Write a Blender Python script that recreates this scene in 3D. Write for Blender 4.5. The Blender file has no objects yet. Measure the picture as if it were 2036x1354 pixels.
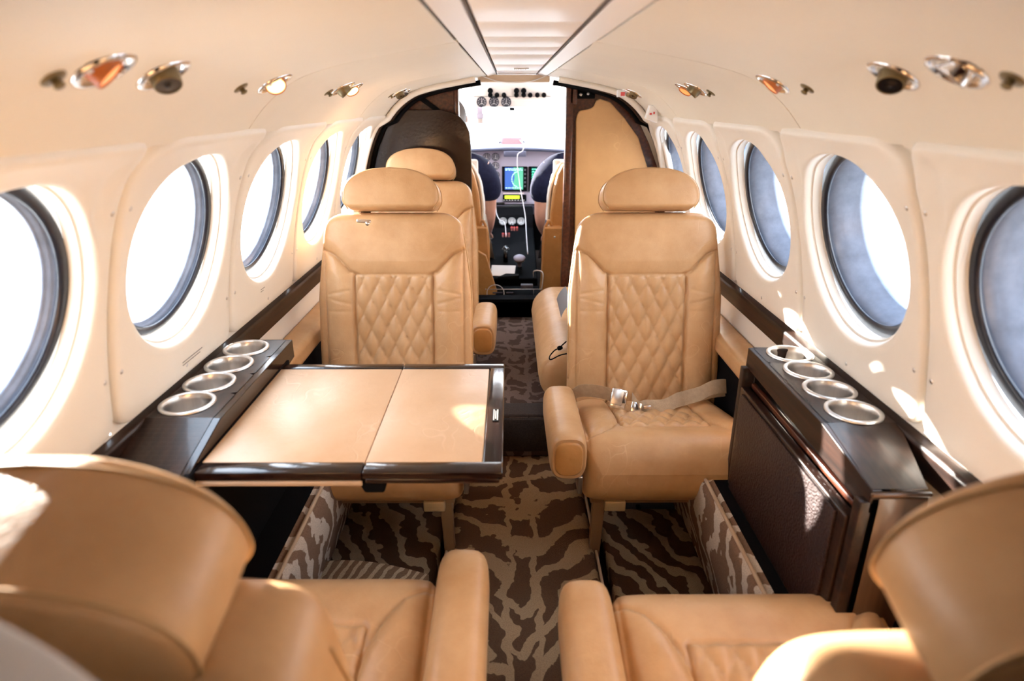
import bpy, bmesh, math, random
import numpy as np
from mathutils import Vector, Matrix
random.seed(7); rng = np.random.default_rng(7)
PI = math.pi
C = bpy.context.scene.collection
S = bpy.context.scene
ZC = 1.22          # eye height above the sunken cabin floor; all coordinates below are relative to the eye

# ------------------------------------------------------------------ camera, light, exposure
cam = bpy.data.cameras.new('camera'); camo = bpy.data.objects.new('camera', cam); C.objects.link(camo)
cam.sensor_width = 36; cam.lens = 1260 * 36 / 2036; cam.clip_start = 0.02; cam.clip_end = 500
camo.rotation_euler = (math.radians(90 - 20.656), 0, math.radians(-0.213))
cam.dof.use_dof = True; cam.dof.focus_distance = 1.85; cam.dof.aperture_fstop = 3.2
S.camera = camo
w = bpy.data.worlds.new('sky'); S.world = w; w.use_nodes = True
wn = w.node_tree; wn.nodes.clear()
wo = wn.nodes.new('ShaderNodeOutputWorld'); bg = wn.nodes.new('ShaderNodeBackground')
tc = wn.nodes.new('ShaderNodeTexCoord'); sp = wn.nodes.new('ShaderNodeSeparateXYZ'); cr = wn.nodes.new('ShaderNodeValToRGB')
wn.links.new(tc.outputs['Generated'], sp.inputs[0]); wn.links.new(sp.outputs['Z'], cr.inputs[0])
cr.color_ramp.elements[0].position = 0.0; cr.color_ramp.elements[0].color = (1.0, 1.0, 1.0, 1)
cr.color_ramp.elements[1].position = 0.9; cr.color_ramp.elements[1].color = (.62, .78, 1.0, 1)
wn.links.new(cr.outputs[0], bg.inputs[0]); bg.inputs[1].default_value = 7.0
wn.links.new(bg.outputs[0], wo.inputs[0])
sl = bpy.data.lights.new('sun', 'SUN'); so = bpy.data.objects.new('sun', sl); C.objects.link(so)
sl.energy = 38; sl.angle = math.radians(.53); sl.color = (1, .95, .87)
so.rotation_euler = Vector((1, -.865, -.295)).to_track_quat('-Z', 'Y').to_euler()
so.location = (-6, 6, 3)
S.view_settings.view_transform = 'Standard'; S.view_settings.look = 'None'
S.view_settings.gamma = 1; S.view_settings.use_curve_mapping = False
S.view_settings.exposure = 0.76
S.cycles.max_bounces = 14; S.cycles.diffuse_bounces = 5; S.cycles.glossy_bounces = 4
S.cycles.transparent_max_bounces = 12; S.cycles.sample_clamp_indirect = 12

# ------------------------------------------------------------------ materials
def newmat(name):
    m = bpy.data.materials.new(name); m.use_nodes = True
    return m, m.node_tree, m.node_tree.nodes['Principled BSDF']
def mat(name, col, rough=.5, metal=0, coat=0, spec=.5, noise=0, nscale=8, bump=0, bscale=60, emit=None, estr=0, stretch=None, sheen=0):
    m, t, b = newmat(name)
    b.inputs['Base Color'].default_value = (*col, 1); b.inputs['Roughness'].default_value = rough
    b.inputs['Metallic'].default_value = metal; b.inputs['Coat Weight'].default_value = coat
    b.inputs['Coat Roughness'].default_value = .08; b.inputs['Specular IOR Level'].default_value = spec
    if sheen: b.inputs['Sheen Weight'].default_value = sheen
    if emit:
        b.inputs['Emission Color'].default_value = (*emit, 1); b.inputs['Emission Strength'].default_value = estr
    if noise or bump:
        tcn = t.nodes.new('ShaderNodeTexCoord'); mp = t.nodes.new('ShaderNodeMapping')
        t.links.new(tcn.outputs['Object'], mp.inputs[0])
        if stretch: mp.inputs['Scale'].default_value = stretch
        if noise:
            n = t.nodes.new('ShaderNodeTexNoise'); n.inputs['Scale'].default_value = nscale; n.inputs['Detail'].default_value = 6
            n.inputs['Roughness'].default_value = .62
            t.links.new(mp.outputs[0], n.inputs[0])
            r = t.nodes.new('ShaderNodeValToRGB')
            r.color_ramp.elements[0].position = .32; r.color_ramp.elements[1].position = .68
            r.color_ramp.elements[0].color = (*[c * (1 - noise) for c in col], 1)
            r.color_ramp.elements[1].color = (*[min(1, c * (1 + noise)) for c in col], 1)
            t.links.new(n.outputs['Fac'], r.inputs[0]); t.links.new(r.outputs[0], b.inputs['Base Color'])
        if bump:
            n2 = t.nodes.new('ShaderNodeTexNoise'); n2.inputs['Scale'].default_value = bscale; n2.inputs['Detail'].default_value = 4
            t.links.new(mp.outputs[0], n2.inputs[0])
            bp = t.nodes.new('ShaderNodeBump'); bp.inputs['Strength'].default_value = bump; bp.inputs['Distance'].default_value = .004
            t.links.new(n2.outputs['Fac'], bp.inputs['Height']); t.links.new(bp.outputs[0], b.inputs['Normal'])
    return m

def leather(name, col, dark, rough=.42):
    m, t, b = newmat(name)
    N = t.nodes.new; L = t.links.new
    tcn = N('ShaderNodeTexCoord')
    n1 = N('ShaderNodeTexNoise'); n1.inputs['Scale'].default_value = 7; n1.inputs['Detail'].default_value = 7; n1.inputs['Roughness'].default_value = .65
    L(tcn.outputs['Object'], n1.inputs[0])
    r1 = N('ShaderNodeValToRGB'); r1.color_ramp.elements[0].position = .3; r1.color_ramp.elements[1].position = .7
    r1.color_ramp.elements[0].color = (*dark, 1); r1.color_ramp.elements[1].color = (*col, 1)
    L(n1.outputs['Fac'], r1.inputs[0])
    # worn pale scuffs and creases
    mp = N('ShaderNodeMapping'); mp.inputs['Scale'].default_value = (1, 1.0, .45); mp.inputs['Rotation'].default_value = (.3, .5, .6)
    L(tcn.outputs['Object'], mp.inputs[0])
    vo = N('ShaderNodeTexVoronoi'); vo.feature = 'DISTANCE_TO_EDGE'; vo.inputs['Scale'].default_value = 13
    nd = N('ShaderNodeTexNoise'); nd.inputs['Scale'].default_value = 6; L(tcn.outputs['Object'], nd.inputs[0])
    mx = N('ShaderNodeMixRGB'); mx.inputs[0].default_value = .35; L(mp.outputs[0], mx.inputs[1]); L(nd.outputs['Color'], mx.inputs[2])
    L(mx.outputs[0], vo.inputs['Vector'])
    rv = N('ShaderNodeValToRGB'); rv.color_ramp.elements[0].position = 0; rv.color_ramp.elements[0].color = (1, 1, 1, 1)
    rv.color_ramp.elements[1].position = .035; rv.color_ramp.elements[1].color = (0, 0, 0, 1); L(vo.outputs['Distance'], rv.inputs[0])
    nm = N('ShaderNodeTexNoise'); nm.inputs['Scale'].default_value = 5; nm.inputs['Detail'].default_value = 2; L(tcn.outputs['Object'], nm.inputs[0])
    rm = N('ShaderNodeValToRGB'); rm.color_ramp.elements[0].position = .52; rm.color_ramp.elements[1].position = .66; L(nm.outputs['Fac'], rm.inputs[0])
    mu = N('ShaderNodeMath'); mu.operation = 'MULTIPLY'; L(rv.outputs[0], mu.inputs[0]); L(rm.outputs[0], mu.inputs[1])
    mf = N('ShaderNodeMath'); mf.operation = 'MULTIPLY'; mf.inputs[1].default_value = .28; L(mu.outputs[0], mf.inputs[0])
    mc = N('ShaderNodeMixRGB'); mc.inputs[2].default_value = (min(1, col[0] * 1.35), min(1, col[1] * 1.45), min(1, col[2] * 1.7), 1)
    L(mf.outputs[0], mc.inputs[0]); L(r1.outputs[0], mc.inputs[1]); L(mc.outputs[0], b.inputs['Base Color'])
    b.inputs['Roughness'].default_value = rough; b.inputs['Specular IOR Level'].default_value = .45
    n3 = N('ShaderNodeTexVoronoi'); n3.inputs['Scale'].default_value = 420; L(tcn.outputs['Object'], n3.inputs['Vector'])
    n4 = N('ShaderNodeTexNoise'); n4.inputs['Scale'].default_value = 22; n4.inputs['Detail'].default_value = 5; L(tcn.outputs['Object'], n4.inputs[0])
    b1 = N('ShaderNodeBump'); b1.inputs['Strength'].default_value = .12; b1.inputs['Distance'].default_value = .001; L(n3.outputs['Distance'], b1.inputs['Height'])
    b2 = N('ShaderNodeBump'); b2.inputs['Strength'].default_value = .25; b2.inputs['Distance'].default_value = .006; L(n4.outputs['Fac'], b2.inputs['Height'])
    b3 = N('ShaderNodeBump'); b3.inputs['Strength'].default_value = .25; b3.inputs['Distance'].default_value = .002; b3.invert = True; L(mu.outputs[0], b3.inputs['Height'])
    L(b1.outputs[0], b2.inputs['Normal']); L(b2.outputs[0], b3.inputs['Normal']); L(b3.outputs[0], b.inputs['Normal'])
    return m

def wood(name, c1, c2, rough=.25, coat=.6, scale=14, axis=1, basket=False):
    m, t, b = newmat(name); N = t.nodes.new; L = t.links.new
    tcn = N('ShaderNodeTexCoord'); mp = N('ShaderNodeMapping'); L(tcn.outputs['Object'], mp.inputs[0])
    sc = [1, 1, 1]; sc[axis] = .06; mp.inputs['Scale'].default_value = sc
    n = N('ShaderNodeTexNoise'); n.inputs['Scale'].default_value = scale * 6; n.inputs['Detail'].default_value = 8; L(mp.outputs[0], n.inputs[0])
    r = N('ShaderNodeValToRGB'); r.color_ramp.elements[0].position = .38; r.color_ramp.elements[1].position = .66
    r.color_ramp.elements[0].color = (*c1, 1); r.color_ramp.elements[1].color = (*c2, 1)
    L(n.outputs['Fac'], r.inputs[0]); L(r.outputs[0], b.inputs['Base Color'])
    b.inputs['Roughness'].default_value = rough; b.inputs['Coat Weight'].default_value = coat; b.inputs['Coat Roughness'].default_value = .1; b.inputs['Specular IOR Level'].default_value = .3
    bp = N('ShaderNodeBump'); bp.inputs['Strength'].default_value = .35; bp.inputs['Distance'].default_value = .0015
    if basket:
        br = N('ShaderNodeTexBrick'); br.inputs['Scale'].default_value = 38; br.inputs['Mortar Size'].default_value = .035
        br.inputs['Brick Width'].default_value = .55; br.inputs['Row Height'].default_value = .4
        sx = N('ShaderNodeSeparateXYZ'); cx = N('ShaderNodeCombineXYZ'); ad = N('ShaderNodeMath')
        L(tcn.outputs['Object'], sx.inputs[0]); ad.operation = 'ADD'; L(sx.outputs['X'], ad.inputs[0]); L(sx.outputs['Z'], ad.inputs[1])
        L(ad.outputs[0], cx.inputs[0]); L(sx.outputs['Y'], cx.inputs[1]); L(cx.outputs[0], br.inputs[0])
        inv = N('ShaderNodeMath'); inv.operation = 'SUBTRACT'; inv.inputs[0].default_value = 1; L(br.outputs['Fac'], inv.inputs[1]); L(inv.outputs[0], bp.inputs['Height'])
        bp.inputs['Strength'].default_value = .7
    else:
        L(n.outputs['Fac'], bp.inputs['Height'])
    L(bp.outputs[0], b.inputs['Normal'])
    return m

def zebra(name, dark, light, F=9.0, cx=.03, fan=1.7, y0=1.85, plane='XY'):
    m, t, b = newmat(name); N = t.nodes.new; L = t.links.new
    def M(op, a, c=None):
        n = N('ShaderNodeMath'); n.operation = op
        for i, v in enumerate((a, c)):
            if v is None: continue
            if isinstance(v, (int, float)): n.inputs[i].default_value = v
            else: L(v, n.inputs[i])
        return n.outputs[0]
    tcn = N('ShaderNodeTexCoord'); sx = N('ShaderNodeSeparateXYZ'); L(tcn.outputs['Object'], sx.inputs[0])
    X = sx.outputs['X']; Y = sx.outputs['Y']
    if plane == 'YZ': X = M('ADD', sx.outputs['Z'], M('MULTIPLY', sx.outputs['X'], .7))
    no = N('ShaderNodeTexNoise'); no.inputs['Scale'].default_value = 7; no.inputs['Detail'].default_value = 3; L(tcn.outputs['Object'], no.inputs[0])
    no2 = N('ShaderNodeTexNoise'); no2.inputs['Scale'].default_value = 70; no2.inputs['Detail'].default_value = 2; L(tcn.outputs['Object'], no2.inputs[0])
    wob = N('ShaderNodeTexNoise'); wob.inputs['Scale'].default_value = 14; L(tcn.outputs['Object'], wob.inputs[0])
    X = M('ADD', X, M('MULTIPLY', M('SUBTRACT', wob.outputs['Fac'], .5), .07)) if plane == 'XY' else X
    ax = M('ABSOLUTE', M('SUBTRACT', X, cx))
    k = M('MULTIPLY', M('SUBTRACT', y0, Y), fan)
    ph = M('SUBTRACT', Y, M('MULTIPLY', k, ax))
    ph = M('ADD', ph, M('MULTIPLY', M('SUBTRACT', no.outputs['Fac'], .5), .40))
    ph = M('ADD', ph, M('MULTIPLY', M('SUBTRACT', no2.outputs['Fac'], .5), .03))
    s = M('SINE', M('MULTIPLY', ph, F * 2 * PI))
    # spine: two wavering pale lines along the middle
    d = M('ABSOLUTE', M('SUBTRACT', ax, M('ADD', .02, M('MULTIPLY', no.outputs['Fac'], .03))))
    spn = M('SUBTRACT', 1, M('MULTIPLY', d, 85))
    v = M('MAXIMUM', s, spn) if plane == 'XY' else s
    v = M('ADD', v, M('MULTIPLY', M('SUBTRACT', no2.outputs['Fac'], .5), .35))
    r = N('ShaderNodeValToRGB'); r.color_ramp.elements[0].position = .22; r.color_ramp.elements[1].position = .34
    r.color_ramp.elements[0].color = (*dark, 1); r.color_ramp.elements[1].color = (*light, 1)
    L(v, r.inputs[0])
    nf = N('ShaderNodeTexNoise'); nf.inputs['Scale'].default_value = 420; L(tcn.outputs['Object'], nf.inputs[0])
    mx = N('ShaderNodeMixRGB'); mx.blend_type = 'MULTIPLY'; mx.inputs[0].default_value = .5; L(r.outputs[0], mx.inputs[1])
    rr = N('ShaderNodeValToRGB'); rr.color_ramp.elements[0].position = .3; rr.color_ramp.elements[0].color = (.45, .45, .45, 1); rr.color_ramp.elements[1].position = .6
    L(nf.outputs['Fac'], rr.inputs[0]); L(rr.outputs[0], mx.inputs[2]); L(mx.outputs[0], b.inputs['Base Color'])
    b.inputs['Roughness'].default_value = .95; b.inputs['Specular IOR Level'].default_value = .1
    bp = N('ShaderNodeBump'); bp.inputs['Strength'].default_value = .6; bp.inputs['Distance'].default_value = .004
    L(nf.outputs['Fac'], bp.inputs['Height']); L(bp.outputs[0], b.inputs['Normal'])
    return m

def glassmat(name, tint=(1, 1, 1), gloss=.06):
    m = bpy.data.materials.new(name); m.use_nodes = True; t = m.node_tree; t.nodes.clear()
    o = t.nodes.new('ShaderNodeOutputMaterial'); tr = t.nodes.new('ShaderNodeBsdfTransparent'); g = t.nodes.new('ShaderNodeBsdfGlossy')
    mx = t.nodes.new('ShaderNodeMixShader'); tr.inputs[0].default_value = (*tint, 1); g.inputs['Roughness'].default_value = .03
    mx.inputs[0].default_value = gloss
    t.links.new(tr.outputs[0], mx.inputs[1]); t.links.new(g.outputs[0], mx.inputs[2]); t.links.new(mx.outputs[0], o.inputs[0])
    return m

M_cream = mat('cream_vinyl', (.80, .745, .665), .45, spec=.35, noise=.03, nscale=3, bump=.05, bscale=300)
M_ceil = mat('cream_headliner', (.79, .735, .635), .5, spec=.3, noise=.03, nscale=2, bump=.05, bscale=250)
M_white = mat('white_panel', (.86, .82, .78), .4)
M_lea = leather('tan_leather', (.595, .365, .185), (.46, .25, .105))
M_leaD = leather('worn_tan_leather', (.60, .31, .11), (.45, .21, .06), .38)
M_leaB = leather('caramel_leather_bulkhead', (.62, .36, .15), (.54, .30, .12), .5)
M_leaT = leather('pale_table_leather', (.68, .46, .29), (.60, .37, .21), .36)
M_thread = mat('seam_thread', (.50, .30, .13), .6)
M_wood = wood('dark_stained_wood', (.010, .0045, .003), (.030, .012, .007), .42, .12)
M_woodG = wood('glossy_dark_wood', (.008, .0035, .003), (.022, .008, .005), .16, .35)
M_woodB = wood('basketweave_dark_wood', (.010, .0045, .003), (.030, .012, .007), .36, .25, basket=True)
M_woodR = wood('reddish_wood', (.045, .013, .008), (.10, .030, .015), .28, .5)
M_woodE = wood('brown_streaked_wood', (.035, .018, .010), (.11, .062, .036), .35, .3, scale=5, axis=2)
M_black = mat('black_matt', (.004, .004, .005), .75, spec=.06)
M_blackg = mat('black_gloss', (.006, .006, .008), .2, coat=.4)
M_seal = mat('black_rubber_seal', (.010, .012, .02), .3, noise=.4, nscale=90)
M_tube = mat('grey_window_sleeve', (.17, .195, .25), .3, noise=.2, nscale=25)
M_glass = glassmat('window_glass', (1, 1, 1), .05)
M_chrome = mat('chrome', (.75, .73, .72), .12, metal=1, bump=.15, bscale=60)
M_steel = mat('brushed_steel', (.66, .63, .60), .3, metal=1, noise=.1, nscale=60, stretch=(1, 1, .1))
M_rim = mat('pale_steel_rim', (.82, .81, .80), .28, metal=.85)
M_olive = mat('olive_brass', (.22, .17, .09), .35, metal=.6)
M_amber = mat('amber_lens_dim', (.75, .28, .10), .3, emit=(1, .33, .09), estr=.55)
M_lit = mat('lit_lamp_lens', (.9, .7, .4), .3, emit=(1, .62, .22), estr=2.2)
M_rust = mat('orange_lamp_rim', (.55, .16, .04), .35)
M_zeb = zebra('zebra_carpet_aisle', (.125, .066, .036), (.42, .27, .15), 6, fan=2.6)
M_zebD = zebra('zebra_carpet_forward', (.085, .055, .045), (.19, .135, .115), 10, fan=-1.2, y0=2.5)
M_zebS = zebra('zebra_carpet_side', (.23, .14, .095), (.62, .52, .43), 9, cx=-.8, fan=.6, plane='YZ')
M_zebW = zebra('zebra_carpet_well', (.085, .045, .026), (.36, .27, .18), 4, cx=.40, fan=2.2, y0=1.6)
M_bind = mat('pale_carpet_binding', (.46, .33, .22), .9)
M_carpD = mat('dark_brown_carpet', (.035, .024, .020), .95, noise=.4, nscale=200)
M_taupe = mat('taupe_painted_metal', (.22, .135, .07), .5)
M_gold = mat('pale_gold_metal', (.62, .47, .27), .35, metal=.3)
M_panel = mat('lavender_grey_instrument_panel', (.42, .40, .50), .5)
M_glare = mat('grey_glareshield', (.30, .30, .38), .6)
M_navy = mat('navy_cloth', (.010, .012, .034), .9, spec=.15, noise=.3, nscale=40)
M_jeans = mat('grey_blue_trousers', (.13, .14, .20), .85, noise=.2, nscale=60)
M_khaki = mat('pale_khaki_trousers', (.55, .50, .42), .85)
M_skin = mat('skin', (.62, .33, .24), .5, noise=.08, nscale=15)
M_hair = mat('dark_hair', (.05, .035, .025), .6)
M_fleece = mat('white_sheepskin', (.88, .84, .78), .95, bump=1, bscale=160)
M_paper = mat('white_paper', (.9, .9, .9), .7)
M_cable = mat('white_cable', (.80, .78, .80), .4)
M_tan = mat('beige_header', (.62, .48, .34), .6)
M_web = mat('tan_webbing', (.44, .33, .22), .7, noise=.1, nscale=80, bump=.4, bscale=600)
M_red = mat('red_placard', (.70, .10, .10), .5)
M_redk = mat('red_lever_knob', (.65, .05, .05), .4)
M_wht = mat('white_mark', (.85, .85, .85), .5)
M_mark = mat('dark_print', (.12, .10, .09), .6)
M_mesh = mat('charcoal_nylon', (.02, .022, .028), .6, noise=.5, nscale=120, bump=.5, bscale=300)
M_grey = mat('grey_nylon', (.16, .17, .19), .5)
M_lcd = mat('yellow_green_lcd', (.3, .45, .02), .4, emit=(.62, .85, .04), estr=.9)
M_gface = mat('black_gauge_face', (.03, .03, .045), .35)
M_gbez = mat('grey_gauge_bezel', (.10, .10, .13), .5)
M_greyl = mat('pale_grey_leather', (.50, .46, .43), .45, noise=.05, nscale=8)
M_conc = mat('concrete_apron', (.62, .61, .58), .9, noise=.12, nscale=.6)
M_nac = mat('white_painted_cowling', (.70, .73, .80), .3, coat=.3)

def screenmat(name, kind):
    m, t, b = newmat(name); N = t.nodes.new; L = t.links.new
    tcn = N('ShaderNodeTexCoord'); sx = N('ShaderNodeSeparateXYZ'); L(tcn.outputs['Generated'], sx.inputs[0])
    r = N('ShaderNodeValToRGB'); r.color_ramp.interpolation = 'CONSTANT'
    if kind == 'map':
        n = N('ShaderNodeTexNoise'); n.inputs['Scale'].default_value = 1.6; L(tcn.outputs['Generated'], n.inputs[0])
        a = N('ShaderNodeMath'); a.operation = 'MULTIPLY_ADD'; a.inputs[1].default_value = .35; L(n.outputs['Fac'], a.inputs[0]); L(sx.outputs['X'], a.inputs[2])
        L(a.outputs[0], r.inputs[0]); e = r.color_ramp.elements
        e[0].color = (.06, .17, .62, 1); e[1].position = .66; e[1].color = (.14, .62, .40, 1)
    else:
        n = N('ShaderNodeTexWave'); n.bands_direction = 'Z'; n.inputs['Scale'].default_value = 2.6; n.inputs['Distortion'].default_value = 1.5
        L(tcn.outputs['Generated'], n.inputs[0]); L(n.outputs['Fac'], r.inputs[0]); e = r.color_ramp.elements
        e[0].color = (.0, .05, .05, 1); e[1].position = .5; e[1].color = (.05, .55, .35, 1)
    L(r.outputs[0], b.inputs['Emission Color']); b.inputs['Emission Strength'].default_value = .8
    b.inputs['Base Color'].default_value = (.01, .01, .01, 1); b.inputs['Roughness'].default_value = .2
    return m
M_map = screenmat('moving_map_screen', 'map'); M_txt = screenmat('text_screen', 'txt')
M_grn = mat('green_symbols', (.05, .5, .3), .4, emit=(.25, .95, .55), estr=.9)
M_cyn = mat('cyan_symbols', (.3, .8, .8), .4, emit=(.6, .95, .95), estr=.9)

# ------------------------------------------------------------------ mesh helpers
class MB:
    def __init__(s): s.v = []; s.f = []; s.sm = []; s.mi = []
    def add(s, v, f, smooth=True, mi=0):
        o = len(s.v); s.v.extend([tuple(map(float, p)) for p in v])
        s.f.extend([tuple(i + o for i in q) for q in f]); s.sm.extend([smooth] * len(f)); s.mi.extend([mi] * len(f)); return s
    def bm(s, b, M=None, smooth=True, mi=0):
        if M is not None: b.transform(M)
        b.verts.index_update(); s.add([v.co[:] for v in b.verts], [[v.index for v in f.verts] for f in b.faces], smooth, mi); b.free(); return s
    def box(s, c, size, bev=0, rot=None, seg=2, mi=0):
        b = bmesh.new(); bmesh.ops.create_cube(b, size=1); b.transform(Matrix.Diagonal((*size, 1)))
        if bev: bmesh.ops.bevel(b, geom=b.edges[:], offset=min(bev, min(size) * .49), segments=seg, affect='EDGES', profile=.5)
        M = Matrix.Translation(c)
        if rot is not None: M = M @ (rot.to_4x4() if isinstance(rot, Matrix) else Matrix.Rotation(0, 4, 'X') @ eul(rot))
        return s.bm(b, M, bool(bev) and seg > 1, mi)
    def tube(s, pts, r, n=10, cap=True, mi=0, closed=False):
        P = np.array(pts, float); R = np.full(len(P), r) if np.isscalar(r) else np.array(r)
        T = np.gradient(P, axis=0) if not closed else np.roll(P, -1, 0) - np.roll(P, 1, 0)
        T /= np.linalg.norm(T, axis=1)[:, None] + 1e-12
        u = np.cross(T[0], (0, 0, 1)); u = u if np.linalg.norm(u) > .1 else np.cross(T[0], (1, 0, 0)); u /= np.linalg.norm(u)
        V = []; a = np.linspace(0, 2 * PI, n, endpoint=False)
        for i in range(len(P)):
            u = u - T[i] * (u @ T[i]); u /= np.linalg.norm(u); w_ = np.cross(T[i], u)
            V.append(P[i] + R[i] * (np.cos(a)[:, None] * u + np.sin(a)[:, None] * w_))
        V = np.concatenate(V); F = []; m = len(P)
        for i in range(m if closed else m - 1):
            for j in range(n):
                i2 = (i + 1) % m
                F.append((i * n + j, i * n + (j + 1) % n, i2 * n + (j + 1) % n, i2 * n + j))
        if cap and not closed: F.append(tuple(range(n))[::-1]); F.append(tuple((m - 1) * n + j for j in range(n)))
        return s.add(V, F, True, mi)
    def lathe(s, prof, o=(0, 0, 0), ax=(0, 0, 1), n=32, mi=0, sx=1.0, cap=False):
        A = Vector(ax).normalized(); q = A.to_track_quat('Z', 'Y').to_matrix(); V = []; F = []
        for r, h in prof:
            for j in range(n):
                t = 2 * PI * j / n; V.append(tuple(Vector(o) + q @ Vector((r * math.cos(t) * sx, r * math.sin(t), h))))
        for i in range(len(prof) - 1):
            for j in range(n): F.append((i * n + j, i * n + (j + 1) % n, (i + 1) * n + (j + 1) % n, (i + 1) * n + j))
        if cap and prof[0][0] > 0: F.append(tuple(range(n))[::-1])
        if cap and prof[-1][0] > 0: F.append(tuple((len(prof) - 1) * n + j for j in range(n)))
        return s.add(V, F, True, mi)
    def prism(s, poly, a, b, axis='Y', bev=0, mi=0, smooth=False):
        """poly in the plane across axis, swept from a to b"""
        bm_ = bmesh.new()
        def P(p, t): return {'Y': (p[0], t, p[1]), 'X': (t, p[0], p[1]), 'Z': (p[0], p[1], t)}[axis]
        v0 = [bm_.verts.new(P(p, a)) for p in poly]; v1 = [bm_.verts.new(P(p, b)) for p in poly]; n = len(poly)
        bm_.faces.new(v0); bm_.faces.new(v1[::-1])
        for i in range(n): bm_.faces.new((v0[i], v1[i], v1[(i + 1) % n], v0[(i + 1) % n]))
        bmesh.ops.recalc_face_normals(bm_, faces=bm_.faces[:])
        if bev: bmesh.ops.bevel(bm_, geom=bm_.edges[:], offset=bev, segments=2, affect='EDGES', profile=.5)
        return s.bm(bm_, None, smooth, mi)
    def grid(s, P, smooth=True, closeu=False, mi=0):
        P = np.asarray(P, float); nu, nv = P.shape[:2]; F = []
        for i in range(nu if closeu else nu - 1):
            for j in range(nv - 1):
                i2 = (i + 1) % nu; F.append((i * nv + j, i2 * nv + j, i2 * nv + j + 1, i * nv + j + 1))
        return s.add(P.reshape(-1, 3), F, smooth, mi)
    def sheet(s, P, th, smooth=True, mi=0):
        """closed sheet of thickness th (vector) from grid P"""
        P = np.asarray(P, float); Q = P + np.asarray(th, float); nu, nv = P.shape[:2]
        s.grid(P, smooth, mi=mi); s.grid(Q[::-1], smooth, mi=mi)
        for A, B in ((P[0], Q[0]), (Q[-1], P[-1])): s.grid(np.stack([A, B]), False, mi=mi)
        for A, B in ((Q[:, 0], P[:, 0]), (P[:, -1], Q[:, -1])): s.grid(np.stack([A, B]), False, mi=mi)
        return s
def eul(r): return Matrix.Rotation(r[2], 4, 'Z') @ Matrix.Rotation(r[1], 4, 'Y') @ Matrix.Rotation(r[0], 4, 'X')

BASE = {}
def mesh_from(mb, name, base=(0, 0, 0)):
    me = bpy.data.meshes.new(name)
    v = np.array(mb.v) - np.array(base)
    me.from_pydata(v.tolist(), [], mb.f); me.polygons.foreach_set('use_smooth', mb.sm)
    if any(mb.mi): me.polygons.foreach_set('material_index', mb.mi)
    me.update(); return me
def put(name, mb, m, parent=None, label=None, base=None):
    b = BASE[parent.name] if parent is not None else (base if base is not None else tuple(np.array(mb.v).mean(0)[:2]) + (min(p[2] for p in mb.v),))
    me = mesh_from(mb, name, b)
    for q in (m if isinstance(m, (list, tuple)) else [m]): me.materials.append(q)
    o = bpy.data.objects.new(name, me); C.objects.link(o); BASE[o.name] = b
    if parent is not None: o.parent = parent
    else: o.location = b
    if label: o['label'] = label
    return o
def thing(name, label, cat, base, group=None):
    o = bpy.data.objects.new(name, None); C.objects.link(o); o.location = base; o.empty_display_size = .05
    o['label'] = label; o['category'] = cat
    if group: o['group'] = group
    BASE[o.name] = tuple(base); return o
def tag(o, label, cat, group=None):
    o['label'] = label; o['category'] = cat
    if group: o['group'] = group
    return o
def struct(name, mb, m, label=None, cat=None):
    o = put(name, mb, m, base=(0, 0, 0)) if mb else None
    if o is None:
        o = bpy.data.objects.new(name, None); C.objects.link(o); BASE[o.name] = (0, 0, 0)
    o['kind'] = 'structure'
    if label: o['label'] = label
    if cat: o['category'] = cat
    return o
def catmull(P, n):
    P = np.array(P, float); P = np.vstack([2 * P[0] - P[1], P, 2 * P[-1] - P[-2]]); out = []
    for i in range(1, len(P) - 2):
        for t in np.linspace(0, 1, n, endpoint=False):
            out.append(.5 * (2 * P[i] + (P[i + 1] - P[i - 1]) * t + (2 * P[i - 1] - 5 * P[i] + 4 * P[i + 1] - P[i + 2]) * t * t + (3 * P[i] - P[i - 1] - 3 * P[i + 1] + P[i + 2]) * t ** 3))
    out.append(P[-2]); return np.array(out)

# ------------------------------------------------------------------ cabin shell
XC = .03
CEIL = catmull([(.125, .098), (.25, .077), (.35, .057), (.425, .033), (.485, -.009), (.53, -.058)], 10)
WALL = catmull([(.523, -.045), (.553, -.068), (.585, -.105), (.615, -.17), (.640, -.25), (.660, -.33), (.677, -.42), (.690, -.53), (.694, -.62), (.690, -.75), (.66, -.95), (.60, -1.22)], 8)
WL = np.concatenate([[0], np.cumsum(np.linalg.norm(np.diff(WALL, axis=0), axis=1))])
def wsec(s):
    s = np.asarray(s, float); h = np.interp(s, WL, WALL[:, 0]); z = np.interp(s, WL, WALL[:, 1]); e = .01
    dh = np.interp(s + e, WL, WALL[:, 0]) - np.interp(s - e, WL, WALL[:, 0]); dz = np.interp(s + e, WL, WALL[:, 1]) - np.interp(s - e, WL, WALL[:, 1])
    L_ = np.hypot(dh, dz) + 1e-9
    return h, z, dz / L_, -dh / L_          # half width, z, inward normal (h part, z part)
def woff(side, z):
    """the right sidewall stands slightly closer to the aisle"""
    t = np.clip((-np.asarray(z) - .045) / .08, 0, 1); return (-.031 * t * t * (3 - 2 * t)) if side > 0 else 0 * t
def wpt(side, Y, s, n=0.):
    h, z, nh, nz = wsec(s); h = h + nh * n; z = z + nz * n
    return np.stack(np.broadcast_arrays(XC + side * h + woff(side, z), Y, z), -1)
def s_of_z(z): return float(np.interp(-z, -WALL[:, 1], WL))
SC = s_of_z(-.250)         # window centre along the section
WY = [ .70, 1.155, 1.61, 2.065, 2.52]
SBOT = s_of_z(-.518)
Y0, Y1 = -.50, 2.98
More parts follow.
